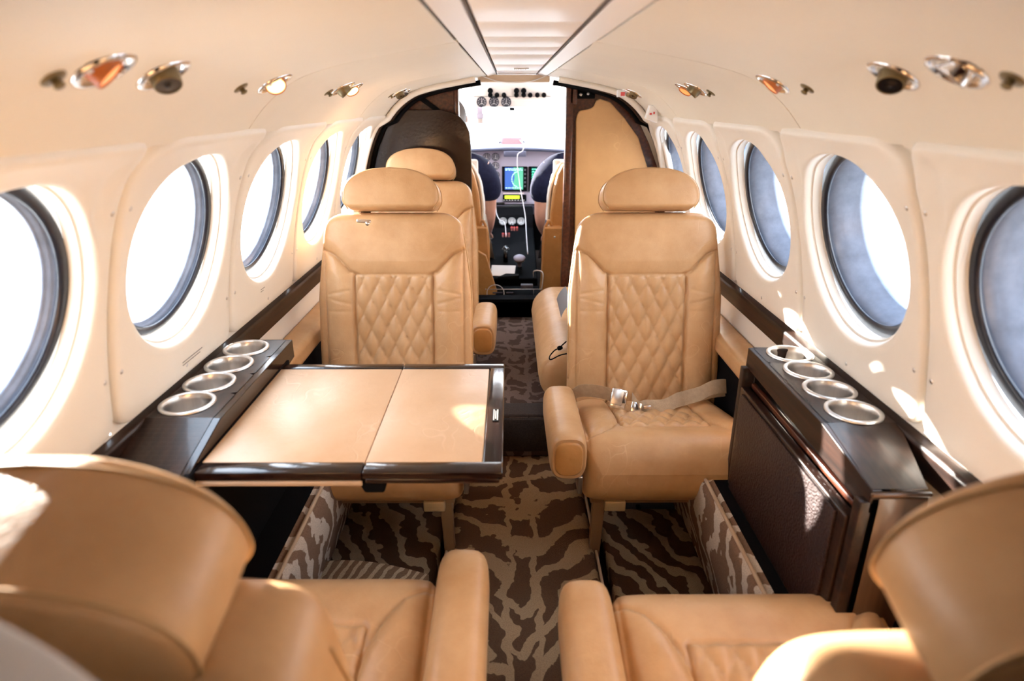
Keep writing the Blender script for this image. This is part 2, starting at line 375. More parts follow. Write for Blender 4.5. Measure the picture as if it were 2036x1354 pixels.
def wall(side, nm, label):
    mb = MB(); n = 96; th = np.linspace(0, 2 * PI, n, endpoint=False)
    for yc in WY:
        if side > 0 and yc < .3: mb.grid(wpt(side, np.array([yc - .2275, yc + .2275])[:, None], np.linspace(0, SBOT + .01, 12)[None, :], -.004)); continue
        ya, yb = yc - .2275, yc + .2275
        # rect boundary by angle
        c, s_ = np.cos(th), np.sin(th); sa, sb = 0 - SC, SBOT + .01 - SC
        tx = np.where(c > 0, .2275 / np.maximum(c, 1e-9), -.2275 / np.minimum(c, -1e-9)); ts = np.where(s_ > 0, sb / np.maximum(s_, 1e-9), sa / np.minimum(s_, -1e-9))
        t = np.minimum(tx, ts); rows = []
        for f in (0, .3, .6, 1): R = .178 + (t - .178) * f; rows.append(wpt(side, yc + R * c, SC + R * s_, -.004))
        P = np.stack(rows, 1); mb.grid(P, True, closeu=True)
    sl_ = np.linspace(SBOT, WL[-1], 22)
    mb.grid(wpt(side, np.array([Y0, WY[0] - .2275])[:, None], np.linspace(0, SBOT + .01, 12)[None, :], -.004))
    mb.grid(wpt(side, np.array([Y0, 1, 1.9, Y1])[:, None], sl_[None, :], -.004))
    mb.grid(wpt(side, np.array([WY[-1] + .2275, Y1])[:, None], np.linspace(0, SBOT, 12)[None, :], -.004))
    return struct(nm, mb, M_cream, label, 'wall')
walls = {-1: wall(-1, 'wall_left', 'cream left sidewall of the cabin with round windows'), 1: wall(1, 'wall_right', 'cream right sidewall of the cabin with round windows')}

def rrect(y0, y1, s0, s1, r, rs):
    """rounded rect polygon; r = radii of (y0,s0),(y1,s0),(y1,s1),(y0,s1)"""
    P = []
    for (cy, cs, a0, rr) in ((y0, s0, PI, r[0]), (y1, s0, 1.5 * PI, r[1]), (y1, s1, 0, r[2]), (y0, s1, .5 * PI, r[3])):
        sy = 1 if cy == y0 else -1; ss = 1 if cs == s0 else -1
        for k in range(9):
            a = a0 + k / 8 * PI / 2; P.append((cy + sy * rr + rr * math.cos(a), cs + ss * rr + rr * math.sin(a)))
    return np.array(P)
def window_panel(side, yc, parent):
    n = 160; th = np.linspace(0, 2 * PI, n, endpoint=False)
    y0, y1 = yc - .222, yc + .222
    poly = rrect(y0, y1, .004, SBOT - .006, (.085, .03, .03, .035), 0); pc = poly - np.array([yc, SC])
    ang = np.unwrap(np.arctan2(pc[:, 1], pc[:, 0])); rad = np.hypot(pc[:, 0], pc[:, 1])
    # densify polygon edges first
    D = []
    for i in range(len(pc)):
        a, b = pc[i], pc[(i + 1) % len(pc)]; m = max(1, int(np.linalg.norm(b - a) / .01))
        for k in range(m): D.append(a + (b - a) * k / m)
    D = np.array(D); an = np.arctan2(D[:, 1], D[:, 0]); o = np.argsort(an); an = an[o]; rd = np.hypot(D[o, 0], D[o, 1])
    tt = (th + PI) % (2 * PI) - PI; R = np.interp(tt, np.r_[an - 2 * PI, an, an + 2 * PI], np.r_[rd, rd, rd])
    c, s_ = np.cos(th), np.sin(th); rows = []
    for k, (dr, nn) in enumerate(((0, -.003), (0, .004), (.003, .010), (.009, .0135))): rows.append((R - dr, nn))
    ri = .191
    for f in (.2, .45, .7, .88): rows.append((R - .009 + (ri - R + .009) * f, .0135))
    rows += [(np.full(n, r), q) for r, q in ((.191, .0128), (.187, .010), (.184, .004), (.181, -.006), (.178, -.014), (.176, -.021))]
    cols = []
    for Rk, nk in rows:
        y = yc + Rk * c; s = SC + Rk * s_
        # soft finger recess beside each window
        q = np.zeros(n)
        if nk > .013: q = -.007 * np.exp(-((y - (yc + .175)) / .014) ** 2) * (s < .16) * (s > .055)
        cols.append(wpt(side, y, s, nk + q))
    mb = MB(); mb.grid(np.stack(cols, 1), True, closeu=True)
    return put('window_panel', mb, M_cream, parent)
def screw(side, y, s, parent):
    mb = MB(); p = wpt(side, y, s, .0125); h, z, nh, nz = wsec(s)
    mb.lathe([(.0045, 0), (.0045, .001), (.003, .0022), (0, .0022)], p, (side * nh, 0, nz), 10); return put('screw', mb, M_steel, parent)
wn_ = 0
for side in (-1, 1):
    for i, yc in enumerate(WY):
        if side > 0 and yc < .3: continue
        window_panel(side, yc, walls[side])
        if yc > .2:
            for y, s in ((yc - .205, .13), (yc - .205, SBOT - .11), (yc + .205, .13), (yc + .205, SBOT - .11), (yc + .01, SBOT - .03)): screw(side, y, s, walls[side])
        wn_ += 1
        t = bpy.data.objects.new('window_%d' % wn_, None); C.objects.link(t); c = wpt(side, yc, SC); t.location = c; BASE[t.name] = tuple(c); t['kind'] = 'structure'
        t['label'] = 'round porthole window in the %s cabin wall' % ('left' if side < 0 else 'right'); t['category'] = 'window'
        h, z, nh, nz = wsec(SC); ax = (-side * nh, 0, -nz)
        dep = .018 if side < 0 else .075
        mb = MB(); mb.lathe([(.184, .020), (.184, .026), (.176, .030), (.168, .030), (.160, .027), (.159, .022), (.166, .019), (.184, .020)], c, ax, 72)
        put('seal_ring', mb, M_seal, t)
        mb = MB(); d0 = .027
        mb.lathe([(.170, d0), (.166, d0), (.165, d0 + dep * .35), (.161, d0 + dep * .4), (.160, d0 + dep * .75), (.156, d0 + dep * .8), (.155, d0 + dep), (.190, d0 + dep + .004)], c, ax, 72)
        put('window_sleeve', mb, M_tube, t)
        mb = MB(); mb.lathe([(.157, d0 + dep - .004), (.157, d0 + dep)], c, ax, 48, cap=True); put('pane', mb, M_glass, t)

# floor: sunken well, aisle runner, raised forward floor
mb = MB(); mb.box((XC, .9, -1.235), (1.5, 4.3, .03)); mb.box((XC, 2.43, -1.11), (1.30, 1.12, .26)); mb.box((XC, 3.9, -1.11), (1.4, 1.9, .26)); floor = struct('floor', mb, M_carpD, 'dark carpeted cabin floor beneath the seats', 'floor')
def carpet(name, mb, m, label, base): return tag(put(name, mb, m, base=base), label, 'carpet')
mb = MB(); P = []
yy = np.linspace(-1.0, 1.875, 60); xx = np.linspace(-.163, .223, 22)
prof = [(-.166, -1.215), (-.168, -1.17), (-.166, -1.135), (-.158, -1.122)] + [(x, -1.12) for x in np.linspace(-.14, .20, 16)] + [(.218, -1.122), (.226, -1.135), (.228, -1.17), (.226, -1.215)]
P = np.array([[(x, y, z + .0015 * math.sin(9 * y + 14 * x)) for x, z in prof] for y in yy]); mb.grid(P)
mb.grid(np.array([[(x, 1.875, z) for x, z in prof], [(x, 1.875, -1.22) for x, z in prof]]))
ar = struct('trim_1', None, None); put('aisle_carpet', mb, M_zeb, ar); ar['label'] = 'raised aisle runner of brown and tan zebra striped carpet'; ar['category'] = 'carpet'
mb = MB()
for x in (-.171, .231): mb.tube([(x, y, -1.128) for y in np.linspace(-1, 1.87, 20)], .004, 6)
put('carpet_binding', mb, M_bind, ar)
mb = MB(); mb.box((XC, 1.872, -1.045), (1.2, .03, .15), .01); mb.box((XC, 2.42, -.972), (1.22, 1.12, .012), .005)
fw = struct('trim_2', None, None); put('forward_carpet', mb, M_zebD, fw); fw['label'] = 'raised forward floor covered in darker grey brown zebra carpet'; fw['category'] = 'carpet'
mb = MB(); mb.box((XC, 1.905, -.968), (.40, .09, .014), .006); mb.box((XC, 1.862, -1.035), (.40, .02, .125), .006); put('step_nosing', mb, M_carpD, fw)

# ceiling
ceil_root = struct('ceiling', None, None); ceil_root['label'] = 'arched cream ceiling of the cabin'; ceil_root['category'] = 'ceiling'
def ceil_shape(side, ya, yb, h0=0):
    yy = np.linspace(ya, yb, 14); P = []
    for y in yy:
        e = max(0, (.006 - min(y - ya, yb - y)) / .006) * .004
        P.append([(XC + side * (h - 0), y, z + e) for h, z in CEIL])
    return np.array(P)
mb = MB()
for side in (-1, 1): mb.grid(np.array([[(XC + side * h * 1.0, y, z + .012) for h, z in np.vstack([[(.11, .110)], CEIL, [(.60, -.02)]])] for y in (Y0, Y1)]))
put('headliner_backing', mb, M_ceil, ceil_root)
for side in (-1, 1):
    for ya, yb in ((-1.05, .30), (.304, 1.268), (1.272, 2.22), (2.224, 2.86)):
        mb = MB(); P = ceil_shape(side, ya, yb); mb.sheet(P, (0, 0, .006)); put('ceiling_panel', mb, M_ceil, ceil_root)
# centre channel: long dark gap, side strips and inner panels whitened to stand for windshield light
for side in (-1, 1):
    for ya, yb in ((-1.05, .30), (.36, 1.22), (1.32, 2.18), (2.26, 2.80)):
        mb = MB(); mb.box((XC + side * .1215, (ya + yb) / 2, .1035), (.007, yb - ya, .004)); put('dark_gap', mb, M_black, ceil_root)
    mb = MB(); mb.prism([(XC + side * .118, .096), (XC + side * .084, .104), (XC + side * .084, .112), (XC + side * .118, .106)], Y0, 2.86, bev=.0015); put('side_rail', mb, M_white, ceil_root)
    mb = MB(); mb.box((XC + side * .0815, .9, .106), (.003, 3.9, .003)); put('joint', mb, M_mark, ceil_root)
yb_ = [-1.05, -.6, -.15, .30, .75, 1.00, 1.22, 1.44, 1.66, 2.10, 2.5, 2.86]
for a, b in zip(yb_[:-1], yb_[1:]):
    mb = MB(); mb.box((XC, (a + b) / 2, .110), (.155, b - a - .008, .010), .003); put('centre_panel', mb, M_white, ceil_root)
mb = MB(); mb.box((XC, .9, .124), (.26, 3.9, .006)); put('channel_back', mb, M_tan, ceil_root)
mb = MB(); mb.box((XC + .01, 2.30, .1035), (.05, .02, .004), .001)
for k in range(7): mb.box((XC - .012 + k * .006, 2.30, .1005), (.0025, .018, .002))
put('vent_grille', mb, M_steel, ceil_root)

# ledges and lower sidewalls
tn = 3
for side in (-1, 1):
    nm = 'left' if side < 0 else 'right'
    t = struct('baseboard_' + nm, None, None); t['label'] = 'dark wood ledge strip and tan leather shelf along the %s wall' % nm; t['category'] = 'trim'
    X = lambda h: XC + side * h - (.033 if side > 0 else 0)
    mb = MB(); mb.prism([(X(.700), -.521), (X(.678), -.526), (X(.675), -.532), (X(.678), -.577), (X(.700), -.580)], -1.0, 2.78, bev=.002); put('wood_ledge', mb, M_wood, t)
    mb = MB(); mb.prism([(X(.700), -.655), (X(.69), -.650), (X(.64), -.660), (X(.628), -.670), (X(.626), -.705), (X(.64), -.722), (X(.700), -.722)], .2, 2.75, bev=.006, smooth=True); put('leather_shelf', mb, M_lea, t, 'tan leather covered shelf')
    mb = MB(); mb.prism([(X(.70), -.715), (X(.645), -.715), (X(.60), -1.2), (X(.66), -1.2)], -1.0, 2.75); put('lower_panel', mb, M_black, t)
    # carpet-covered kick fairing
    mb = MB(); prof = catmull([(.50, -.865), (.475, -.872), (.468, -.90), (.468, -.985), (.50, -1.10), (.53, -1.215)], 5)
    P = np.array([[(X(h), y, z) for h, z in prof] for y in np.linspace(-.3, 1.84, 24)]); mb.grid(P)
    mb.grid(np.array([[(X(h), 1.84, z), (X(.62), 1.84, z)] for h, z in prof]));
    put('carpet_kick_panel', mb, M_zebS, t, 'pale zebra striped carpet on the lower side')
    mb = MB(); mb.box((X(.56), .77, -.868), (.12, 2.14, .004)); put('kick_top', mb, M_black, t)  # plain black strip closing the top of the kick fairing
    mb = MB(); mb.tube([(X(.482), y, -.866) for y in np.linspace(-.3, 1.84, 20)], .005, 6); put('carpet_binding', mb, M_bind, t)

# ------------------------------------------------------------------ cushion builder
def sgnpow(x, p): return np.sign(x) * np.abs(x) ** p
def slab(mb, o, A, B, N, L, hw, df, db, nu=60, nt=60, r0=.03, r1=.03, p=5, disp=None, t0=0, pe=2.2):
    """closed cushion: A across, B along, N front normal. hw(t), thickness df front / db back"""
    o, A, B, N = [np.array(q, float) for q in (o, A, B, N)]
    u = np.linspace(-1, 1, nu); a_ = np.sin(u * PI / 2) * .55 + u * .45; a_[0], a_[-1] = -1, 1
    k = np.linspace(0, 1, nt); ts = L * (k * .7 + .3 * (1 - np.cos(k * PI)) / 2)
    fr, bk = [], []
    for t in ts:
        e = 1.
        if t < r0: e = (1 - (1 - t / r0) ** pe) ** (1 / pe)
        if t > L - r1: e = min(e, (1 - max(0, 1 - (L - t) / r1) ** pe) ** (1 / pe))
        e = max(e, 1e-3); w_ = hw(t); prof = (1 - np.abs(a_) ** p) ** (1 / p)
        if t < r0: wsc = 1 - (1 - e) * min(1, .5 * r0 / w_)
        elif t > L - r1: wsc = 1 - (1 - e) * min(1, .5 * r1 / w_)
        else: wsc = 1
        ax = a_ * w_ * wsc
        d = disp(ax, t) * np.minimum(1, prof * 1.2) * min(1, e * 1.3) if disp else 0
        base = o + (t + t0) * B
        mid = (df - db) / 2; half = (df + db) / 2
        fr.append(base + ax[:, None] * A + (mid + half * prof * e + d)[:, None] * N)
        bk.append(base + ax[:, None] * A + (mid - half * prof * e)[:, None] * N)
    fr = np.array(fr); bk = np.array(bk)
    P = np.concatenate([fr, bk[:, ::-1][:, 1:-1]], 1)
    P = np.transpose(P, (1, 0, 2)); mb.grid(P, True, closeu=True)
    return fr
def polydist(a, t, poly):
    d = np.full(np.shape(a), 9.)
    for (x0, y0), (x1, y1) in zip(poly[:-1], poly[1:]):
        vx, vy = x1 - x0, y1 - y0; q = np.clip(((a - x0) * vx + (t - y0) * vy) / (vx * vx + vy * vy), 0, 1)
        d = np.minimum(d, np.hypot(a - x0 - q * vx, t - y0 - q * vy))
    return d
def G(x, s): return np.exp(-(x / s) ** 2)
RC = math.radians(13.4); sB, cB = math.sin(RC), math.cos(RC)
QW = .117
def quilt(a, t, wd=.0468, hd=.094, amp=.011):
    p_, q_ = a / wd + t / hd, a / wd - t / hd
    return amp * (np.abs(np.sin(PI * p_ + .6)) * np.abs(np.sin(PI * q_ - .6))) ** .32
yoke = [(.235, .452), (.205, .452), (.175, .437), (.150, .410), (.130, .388), (.108, .380)]
def back_disp(a, t):
    t = t - .10; aa = np.abs(a); d = np.zeros_like(a)
    yl = np.interp(aa, [p[0] for p in yoke][::-1], [p[1] for p in yoke][::-1])
    inq = (aa < QW) & (t < .38)
    side = (~inq) & (t < yl)
    b = np.clip((aa - QW) / (.205 - QW), 0, 1)
    d += side * (.020 * np.sin(PI * np.clip(b, 0, 1)) ** .6 * np.clip((yl - t) / .05, 0, 1) ** .5)
    d += (t >= yl) * .012 * np.clip((t - yl) / .04, 0, 1) ** .6
    d += inq * (quilt(a, t) * np.clip((QW - aa) / .006, 0, 1) * np.clip((.38 - t) / .006, 0, 1) - .002)
    d -= .007 * G(polydist(aa, np.full_like(aa, t), yoke), .0035)
    d -= (t < .38) * .007 * G(aa - QW, .0035)
    d -= (t < .46) * .003 * G(aa - .206, .003)
    # creases on the bolsters
    d -= .0022 * (aa > .13) * (aa < .2) * (G(t - .30 - .25 * (aa - .16), .004) + G(t - .33 + .2 * (aa - .15), .004) + .7 * G(t - .27, .003))
    return d
cs = [(.235, .055), (.205, .058), (.175, .075), (.150, .105), (.130, .145), (QW, .19)]
def seat_disp(a, t):
    aa = np.abs(a); d = np.zeros_like(a)
    yl = np.interp(aa, [p[0] for p in cs][::-1], [p[1] for p in cs][::-1])
    inq = (aa < QW) & (t > .125); side = (aa >= QW) & (t > yl)
    b = np.clip((aa - QW) / (.21 - QW), 0, 1)
    d += side * .014 * np.sin(PI * b) ** .6 * np.clip((t - yl) / .05, 0, 1) ** .5
    d += inq * (quilt(a, t + .03) * np.clip((QW - aa) / .006, 0, 1) * np.clip((t - .125) / .006, 0, 1) - .003)
    d -= (aa > .11) * .005 * G(polydist(aa, np.full_like(aa, t), cs), .0035)
    d -= (t > .125) * .006 * G(aa - QW, .0035) * (t > .11)
    d -= (aa < QW) * .005 * G(t - .125, .004)
    d -= .003 * G(aa - .213, .003)
    return d
def make_seat():
    """local frame: origin on the well floor under the cushion front, seat faces -Y; kept at z offset of the relative frame"""
    t = thing('passenger_seat', '', 'seat', (0, 0, 0))
    Bc = np.array([0, math.cos(-.235), math.sin(-.235)]); Nc = np.array([0, .233, .9725])
    mb = MB()
    slab(mb, (0, .0, .365), (1, 0, 0), Bc, Nc, .47, lambda q: .228 - .006 * (q / .47), .092, .088, 110, 110, .085, .03, 9, seat_disp, pe=2.1)
    put('cushion', mb, M_lea, t)
    B = (0, sB, cB); N = (0, -cB, sB)
    def hwb(q):
        q = q - .10; v = .231 if q < .30 else .231 - .034 * ((q - .30) / .27) ** 1.3
        r = .055; e = q - (.565 - r)
        if e > 0: v -= r * (1 - math.sqrt(max(0, 1 - (min(e, r) / r) ** 2)))
        return v
    mb = MB(); o = np.array([0, .42 + .035, .36]) - .10 * np.array(B)
    slab(mb, o, (1, 0, 0), B, N, .665, hwb, .035, .065, 130, 190, .03, .035, 7, back_disp)
    put('backrest', mb, M_lea, t)
    for s in (-1, 1):
        mb = MB(); pts = [np.array(o) + np.array((s * (hwb(q) - .0005), 0, 0)) + q * np.array(B) + .012 * np.array(N) for q in np.linspace(.16, .60, 40)]
        mb.tube(pts, .0018, 6); put('backrest_piping', mb, M_thread, t)
    # headrest
    mb = MB(); oh = np.array([0, .42 + .035, .36]) + (.566) * np.array(B) + .012 * np.array(N)
    def hwh(q):
        if q < .035: return .120 + .020 * math.sin(q / .035 * PI / 2)
        x = min(1, (q - .035) / .085); return max(.002, .14 * (1 - x ** 2.5) ** (1 / 2.2))
    hd = lambda a, tt: .006 * G(a, .09) * G(tt - .07, .05)
    slab(mb, oh, (1, 0, 0), B, N, .120, hwh, .062, .055, 70, 70, .018, .004, 12, hd)
    hr = put('headrest', mb, M_lea, t)
    for off in (.052, -.047):
        mb = MB()
        qs = np.concatenate([np.linspace(.004, .120, 34)]); L1 = [np.array(oh) + np.array((hwh(q) - .0006, 0, 0)) + q * np.array(B) + off * np.array(N) for q in qs]
        L2 = [p * np.array((-1, 1, 1)) for p in L1[::-1]]; mb.tube(L1 + L2, .0016, 6); put('headrest_piping', mb, M_thread, hr)
    # under frame
    fb = MB()
    fb.box((0, .075, .262), (.40, .03, .036), .003); fb.box((0, .40, .25), (.40, .03, .036), .003)
    for s in (-1, 1): fb.box((s * .186, .235, .258), (.03, .34, .036), .003)
    put('seat_frame', fb, M_taupe, t)
    for s in (-1, 1):
        for yy_ in (.075, .40):
            lb = MB(); lb.prism([(s * .178 - .016, .25), (s * .178 + .016, .25), (s * .186 + .013, .012), (s * .186 - .013, .012)], yy_ - .014, yy_ + .014, bev=.002)
            lb.box((s * .186, yy_, .009), (.05, .05, .016), .003); put('leg', lb, M_taupe, t)
    sb = MB(); sb.box((0, .235, .006), (.012, .30, .010)); put('floor_rail', sb, M_black, t)
    return t
def make_arm(seat, s, dz=0, dy=0):
    mb = MB(); prof = []; P = []
    n = 28; L = .36; ths = np.linspace(0, 2 * PI, n, endpoint=False)
    ys = np.concatenate([np.array([0, .003, .010, .022, .04]), np.linspace(.06, L - .03, 16), np.array([L - .012, L - .002, L])])
    for y in ys:
        e = 1.
        if y < .04: e = .86 + .14 * math.sqrt(1 - (1 - y / .04) ** 2)
        if y > L - .03: e = math.sqrt(max(.2, 1 - (1 - (L - y) / .03) ** 2))
        k = 1 + .04 * (y / L); ww, hh = .046 * e, .062 * e
        P.append([(s * .268 + ww * sgnpow(math.cos(a), .62), -.005 + dy + y, .415 + dz - .06 * y + hh * sgnpow(math.sin(a), .62)) for a in ths])
    P = np.array(P); mb.grid(np.transpose(P, (1, 0, 2)), True, closeu=True)
    mb.add(P[0], [tuple(range(n))], True); mb.add(P[-1], [tuple(range(n))[::-1]], True)
    a = put('armrest', mb, M_lea, seat)
    mb = MB(); ring = []
    prof = [(.0, .002), (.78, .0045), (.86, .002), (.9, -.004)]
    rows = []
    for q, dpt in prof:
        rows.append([(s * .268 + .0385 * q * sgnpow(math.cos(a_), .62), -.005 + dy - dpt - .001, .415 + dz + .052 * q * sgnpow(math.sin(a_), .62)) for a_ in ths])
    mb.grid(np.transpose(np.array(rows), (1, 0, 2)), True, closeu=True); put('end_cap', mb, M_leaD, a, 'darker worn leather end')
    mb = MB(); mb.box((s * .225, .32 + dy, .36 + dz), (.05, .06, .03), .006); mb.box((s * .236, .16 + dy, .33 + dz), (.012, .30, .05), .003); put('arm_bracket', mb, M_steel, a)
    return a
def dup_tree(o, parent=None, skip=()):
    c = o.copy(); C.objects.link(c); c.parent = parent; BASE[c.name] = BASE[o.name]
    for ch in list(o.children):
        if ch.name.split('.')[0] not in skip: dup_tree(ch, c)
    return c
proto = make_seat()
SG = 'tan leather passenger seats'
def place(seat, x, y, rz, label, arm, dz=0, dy=0):
    seat.location = (x, y, -1.22); seat.rotation_euler = (0, 0, rz); seat['label'] = label; seat['group'] = SG
    make_arm(seat, arm, dz, dy); return seat
spec = [(-.345, 1.33, 0, 'tan quilted leather seat behind the table, facing the camera', 1, 0, 0),
        (.41, 1.33, 0, 'tan quilted leather seat at right with the lap belt across it', -1, 0, 0),
        (-.365, 2.14, 0, 'tan leather seat farthest forward at left, half hidden by the seat behind the table', 1, -.0, 0),
        (-.35, .945, PI, 'nearest left tan leather seat seen from behind, facing forward', -1, .005, .025),
        (.395, .905, PI, 'nearest right tan leather seat seen from behind, facing forward', 1, -.015, .04)]
seats = []
for i, (x, y, rz, lb, arm, dz, dy) in enumerate(spec):
    s_ = dup_tree(proto) if i else proto
    seats.append(s_)
for s_, (x, y, rz, lb, arm, dz, dy) in zip(seats, spec): place(s_, x, y, rz, lb, arm, dz, dy)
for ch in list(seats[2].children):
    if ch.name.split('.')[0] in ('leg', 'floor_rail'):
        bpy.data.objects.remove(ch)
for s_, dz_ in ((seats[3], -.035), (seats[4], -.05)):
    for ch in s_.children:
        if ch.name.split('.')[0] == 'headrest': ch.location.z += -.03 if s_ is seats[3] else 0; ch.location.x += -.006 if s_ is seats[3] else -.008
    for ch in s_.children:
        if ch.name.split('.')[0] in ('backrest', 'headrest', 'backrest_piping'): ch.location.z += dz_
# bracket on two seat frames
for s_, sx in ((seats[0], .15), (seats[1], -.14)):
    mb = MB(); mb.box((sx, .052, .245), (.055, .02, .03), .004); put('recline_latch', mb, M_gold, s_, 'pale gold latch under the cushion front')

# lap belt on the right seat (local coordinates of that seat)
def ribbon(pts, wv, th=.0016):
    P = np.array(catmull(pts, 8)); W_ = np.array(catmull(wv, 8)) if isinstance(wv, list) else np.tile(wv, (len(P), 1))
    mb = MB(); mb.sheet(np.stack([P - W_, P, P + W_], 1), (0, 0, th)); return mb
st = seats[1]
b1 = ribbon([(-.236, .36, .33), (-.236, .345, .40), (-.215, .335, .432), (-.18, .325, .441), (-.14, .318, .437), (-.118, .312, .432)], (.0, -.008, .023)); put('belt_strap', b1, M_web, st, 'short tan webbing strap over the aisle side bolster')
mb = MB(); R_ = Matrix.Rotation(.25, 3, 'Y') @ Matrix.Rotation(1.15, 3, 'X')
mb.box((-.100, .305, .425), (.048, .058, .012), .004, R_); put('belt_buckle', mb, M_chrome, st, 'chrome lift-lever buckle')
mb = MB(); mb.box((-.105, .297, .434), (.034, .044, .004), .002, R_); put('buckle_flap', mb, M_steel, st)
b2 = ribbon([(-.062, .30, .425), (-.045, .285, .405), (-.02, .30, .400), (.03, .30, .402), (.07, .315, .414), (.10, .33, .415), (.14, .335, .425), (.18, .345, .440), (.222, .36, .438), (.226, .365, .427), (.19, .36, .424), (.14, .36, .41)], [(0, .004, .02)] * 2 + [(0, .012, .017)] * 10); put('belt_strap', b2, M_web, st, 'long tan webbing strap folded along the back of the cushion')
mb = MB(); mb.box((-.052, .285, .405), (.030, .035, .006), .002, R_); mb.box((-.02, .288, .408), (.022, .010, .010), .002); put('belt_tongue', mb, M_chrome, st)
# reading of the left seat: small buckle under the headrest
mb = MB(); mb.box((-.075, .50, .898), (.04, .02, .008), .003, (0, .1, .2)); mb.lathe([(.006, 0), (.006, .01), (0, .012)], (-.06, .485, .895), (0, -1, 0), 10); put('headrest_clip', mb, M_steel, seats[0], 'small metal clip under the headrest')

# side-facing bench cushion at the front right
bt = thing('side_bench', 'tan leather side facing bench cushion between the right seat and the cockpit bulkhead', 'bench', (.40, 2.3, -.97))
mb = MB()
slab(mb, (.095, 2.30, -.86), (0, 1, 0), (1, 0, 0), (0, 0, 1), .51, lambda q: .40, .105, .095, 60, 50, .10, .03, 14, lambda a, tt: -.004 * G(a - .08, .004) - .003 * G(a + .10, .004), pe=2.0); put('bench_cushion', mb, M_lea, bt)
mb = MB(); rows = []
for q, dpt in ((0, .006), (.6, .009), (.82, .004), (.9, -.003)):
    rows.append([(.205 + .115 * q * math.cos(a), 1.905 - dpt, -.855 + .098 * q * sgnpow(math.sin(a), .9)) for a in np.linspace(0, 2 * PI, 40, endpoint=False)])
mb.grid(np.transpose(np.array(rows), (1, 0, 2)), True, closeu=True); put('gathered_end', mb, M_lea, bt)
mb = MB(); mb.box((.42, 2.3, -.962), (.48, .74, .03), .004); put('bench_base', mb, M_taupe, bt)
# backpack on the bench
bk = thing('drawstring_bag', 'black and grey drawstring bag lying on the bench at right', 'bag', (.30, 2.07, -.76))
mb = MB(); rows = []
for k in range(25):
    t_ = k / 24; rr = .098 * math.sin(PI * min(1, .04 + t_ * .96)) ** .5 * (1 + .07 * math.sin(9 * t_))
    rows.append([(.245 + .055 * t_ + rr * .75 * math.cos(a) * (1 + .05 * math.sin(5 * a + 6 * t_)), 1.93 + .30 * t_, -.685 + .035 * t_ * 0 + rr * .82 * math.sin(a) * (1 + .04 * math.sin(4 * a))) for a in np.linspace(0, 2 * PI, 32, endpoint=False)])
mb.grid(np.transpose(np.array(rows), (1, 0, 2)), True, closeu=True); put('bag_body', mb, M_mesh, bk)
mb = MB(); mb.grid(np.array([[(.245 - .079 * math.cos(a) * (1 + .0 * y), y, -.685 + .086 * math.sin(a)) for a in np.linspace(.25, .95, 8)] for y in np.linspace(1.97, 2.18, 8)])); put('grey_flap', mb, M_grey, bk, 'shiny grey panel')
mb = MB(); mb.tube(catmull([(.185, 1.94, -.735), (.160, 1.925, -.752), (.145, 1.915, -.757), (.128, 1.89, -.768), (.132, 1.875, -.772), (.165, 1.885, -.760), (.215, 1.90, -.757)], 6), .0022, 6); mb.lathe([(.006, -.008), (.008, 0), (.005, .009), (0, .01)], (.163, 1.925, -.752), (1, 0, .3), 10); put('drawstring', mb, M_black, bk)

# ------------------------------------------------------------------ drink consoles and table
def cup(side, x, y, z, parent):
    mb = MB(); mb.lathe([(.0495, .0005), (.0495, .003), (.0475, .0045), (.0425, .0045), (.0410, .002), (.0395, -.010), (.038, -.062), (.034, -.066), (0, -.066)], (x, y, z), (0, 0, 1), 48)
    h = put('cup_holder', mb, [M_rim, M_steel], parent)
    for i, p in enumerate(h.data.polygons): p.material_index = 0 if i < 48 * 4 else 1
    return h
def plate_with_holes(mb, x0, x1, y0, y1, z, th, holes, r):
    """flat strip split into cells, each with a round hole"""
    cells = []
    ys = [y0] + [(a[1] + b[1]) / 2 for a, b in zip(holes[:-1], holes[1:])] + [y1]
    n = 48; t = np.linspace(0, 2 * PI, n, endpoint=False); c, s_ = np.cos(t), np.sin(t)
    for (hx, hy), ya, yb in zip(holes, ys[:-1], ys[1:]):
        tx = np.where(c > 0, (x1 - hx) / np.maximum(c, 1e-9), (x0 - hx) / np.minimum(c, -1e-9)); ty = np.where(s_ > 0, (yb - hy) / np.maximum(s_, 1e-9), (ya - hy) / np.minimum(s_, -1e-9))
        R = np.minimum(tx, ty)
        P = np.stack([np.stack([hx + k * c, hy + k * s_, np.full(n, zz)], -1) for k, zz in ((r, z - th), (r, z), (R, z))], 1)
        mb.grid(P, False, closeu=True)
# left console
cl = thing('drink_console', 'dark wood console with four steel cup holders on the left wall beside the table', 'console', (-.58, 1.15, -1.2))
mb = MB(); plate_with_holes(mb, -.652, -.528, 1.008, 1.40, -.526, .01, [(-.599, y) for y in (1.063, 1.156, 1.250, 1.344)], .042)
put('console_top', mb, M_woodB, cl)
mb = MB(); mb.grid(np.array([[(-.652, 1.008, -.526), (-.528, 1.008, -.526)], [(-.650, .80, -.578), (-.528, .80, -.578)]]), False)
mb.grid(np.array([[(-.650, .80, -.578), (-.528, .80, -.578)], [(-.650, .80, -1.15), (-.528, .80, -1.15)]]), False); put('sloping_end', mb, M_woodB, cl)
mb = MB(); mb.prism([(.80, -.579), (1.008, -.527), (1.405, -.527), (1.405, -.570), (.80, -.632)], -.529, -.514, axis='X', bev=.0015)
mb.box((-.585, 1.403, -.548), (.14, .012, .042), .003); put('face_board', mb, M_woodG, cl)
mb = MB(); mb.box((-.545, 1.10, -.87), (.02, .60, .56)); mb.box((-.59, 1.395, -.86), (.11, .015, .56)); mb.box((-.60, 1.1, -.605), (.1, .6, .01)); put('cabinet_body', mb, M_black, cl)
for y in (1.063, 1.156, 1.250, 1.344): cup(-1, -.599, y, -.526, cl)
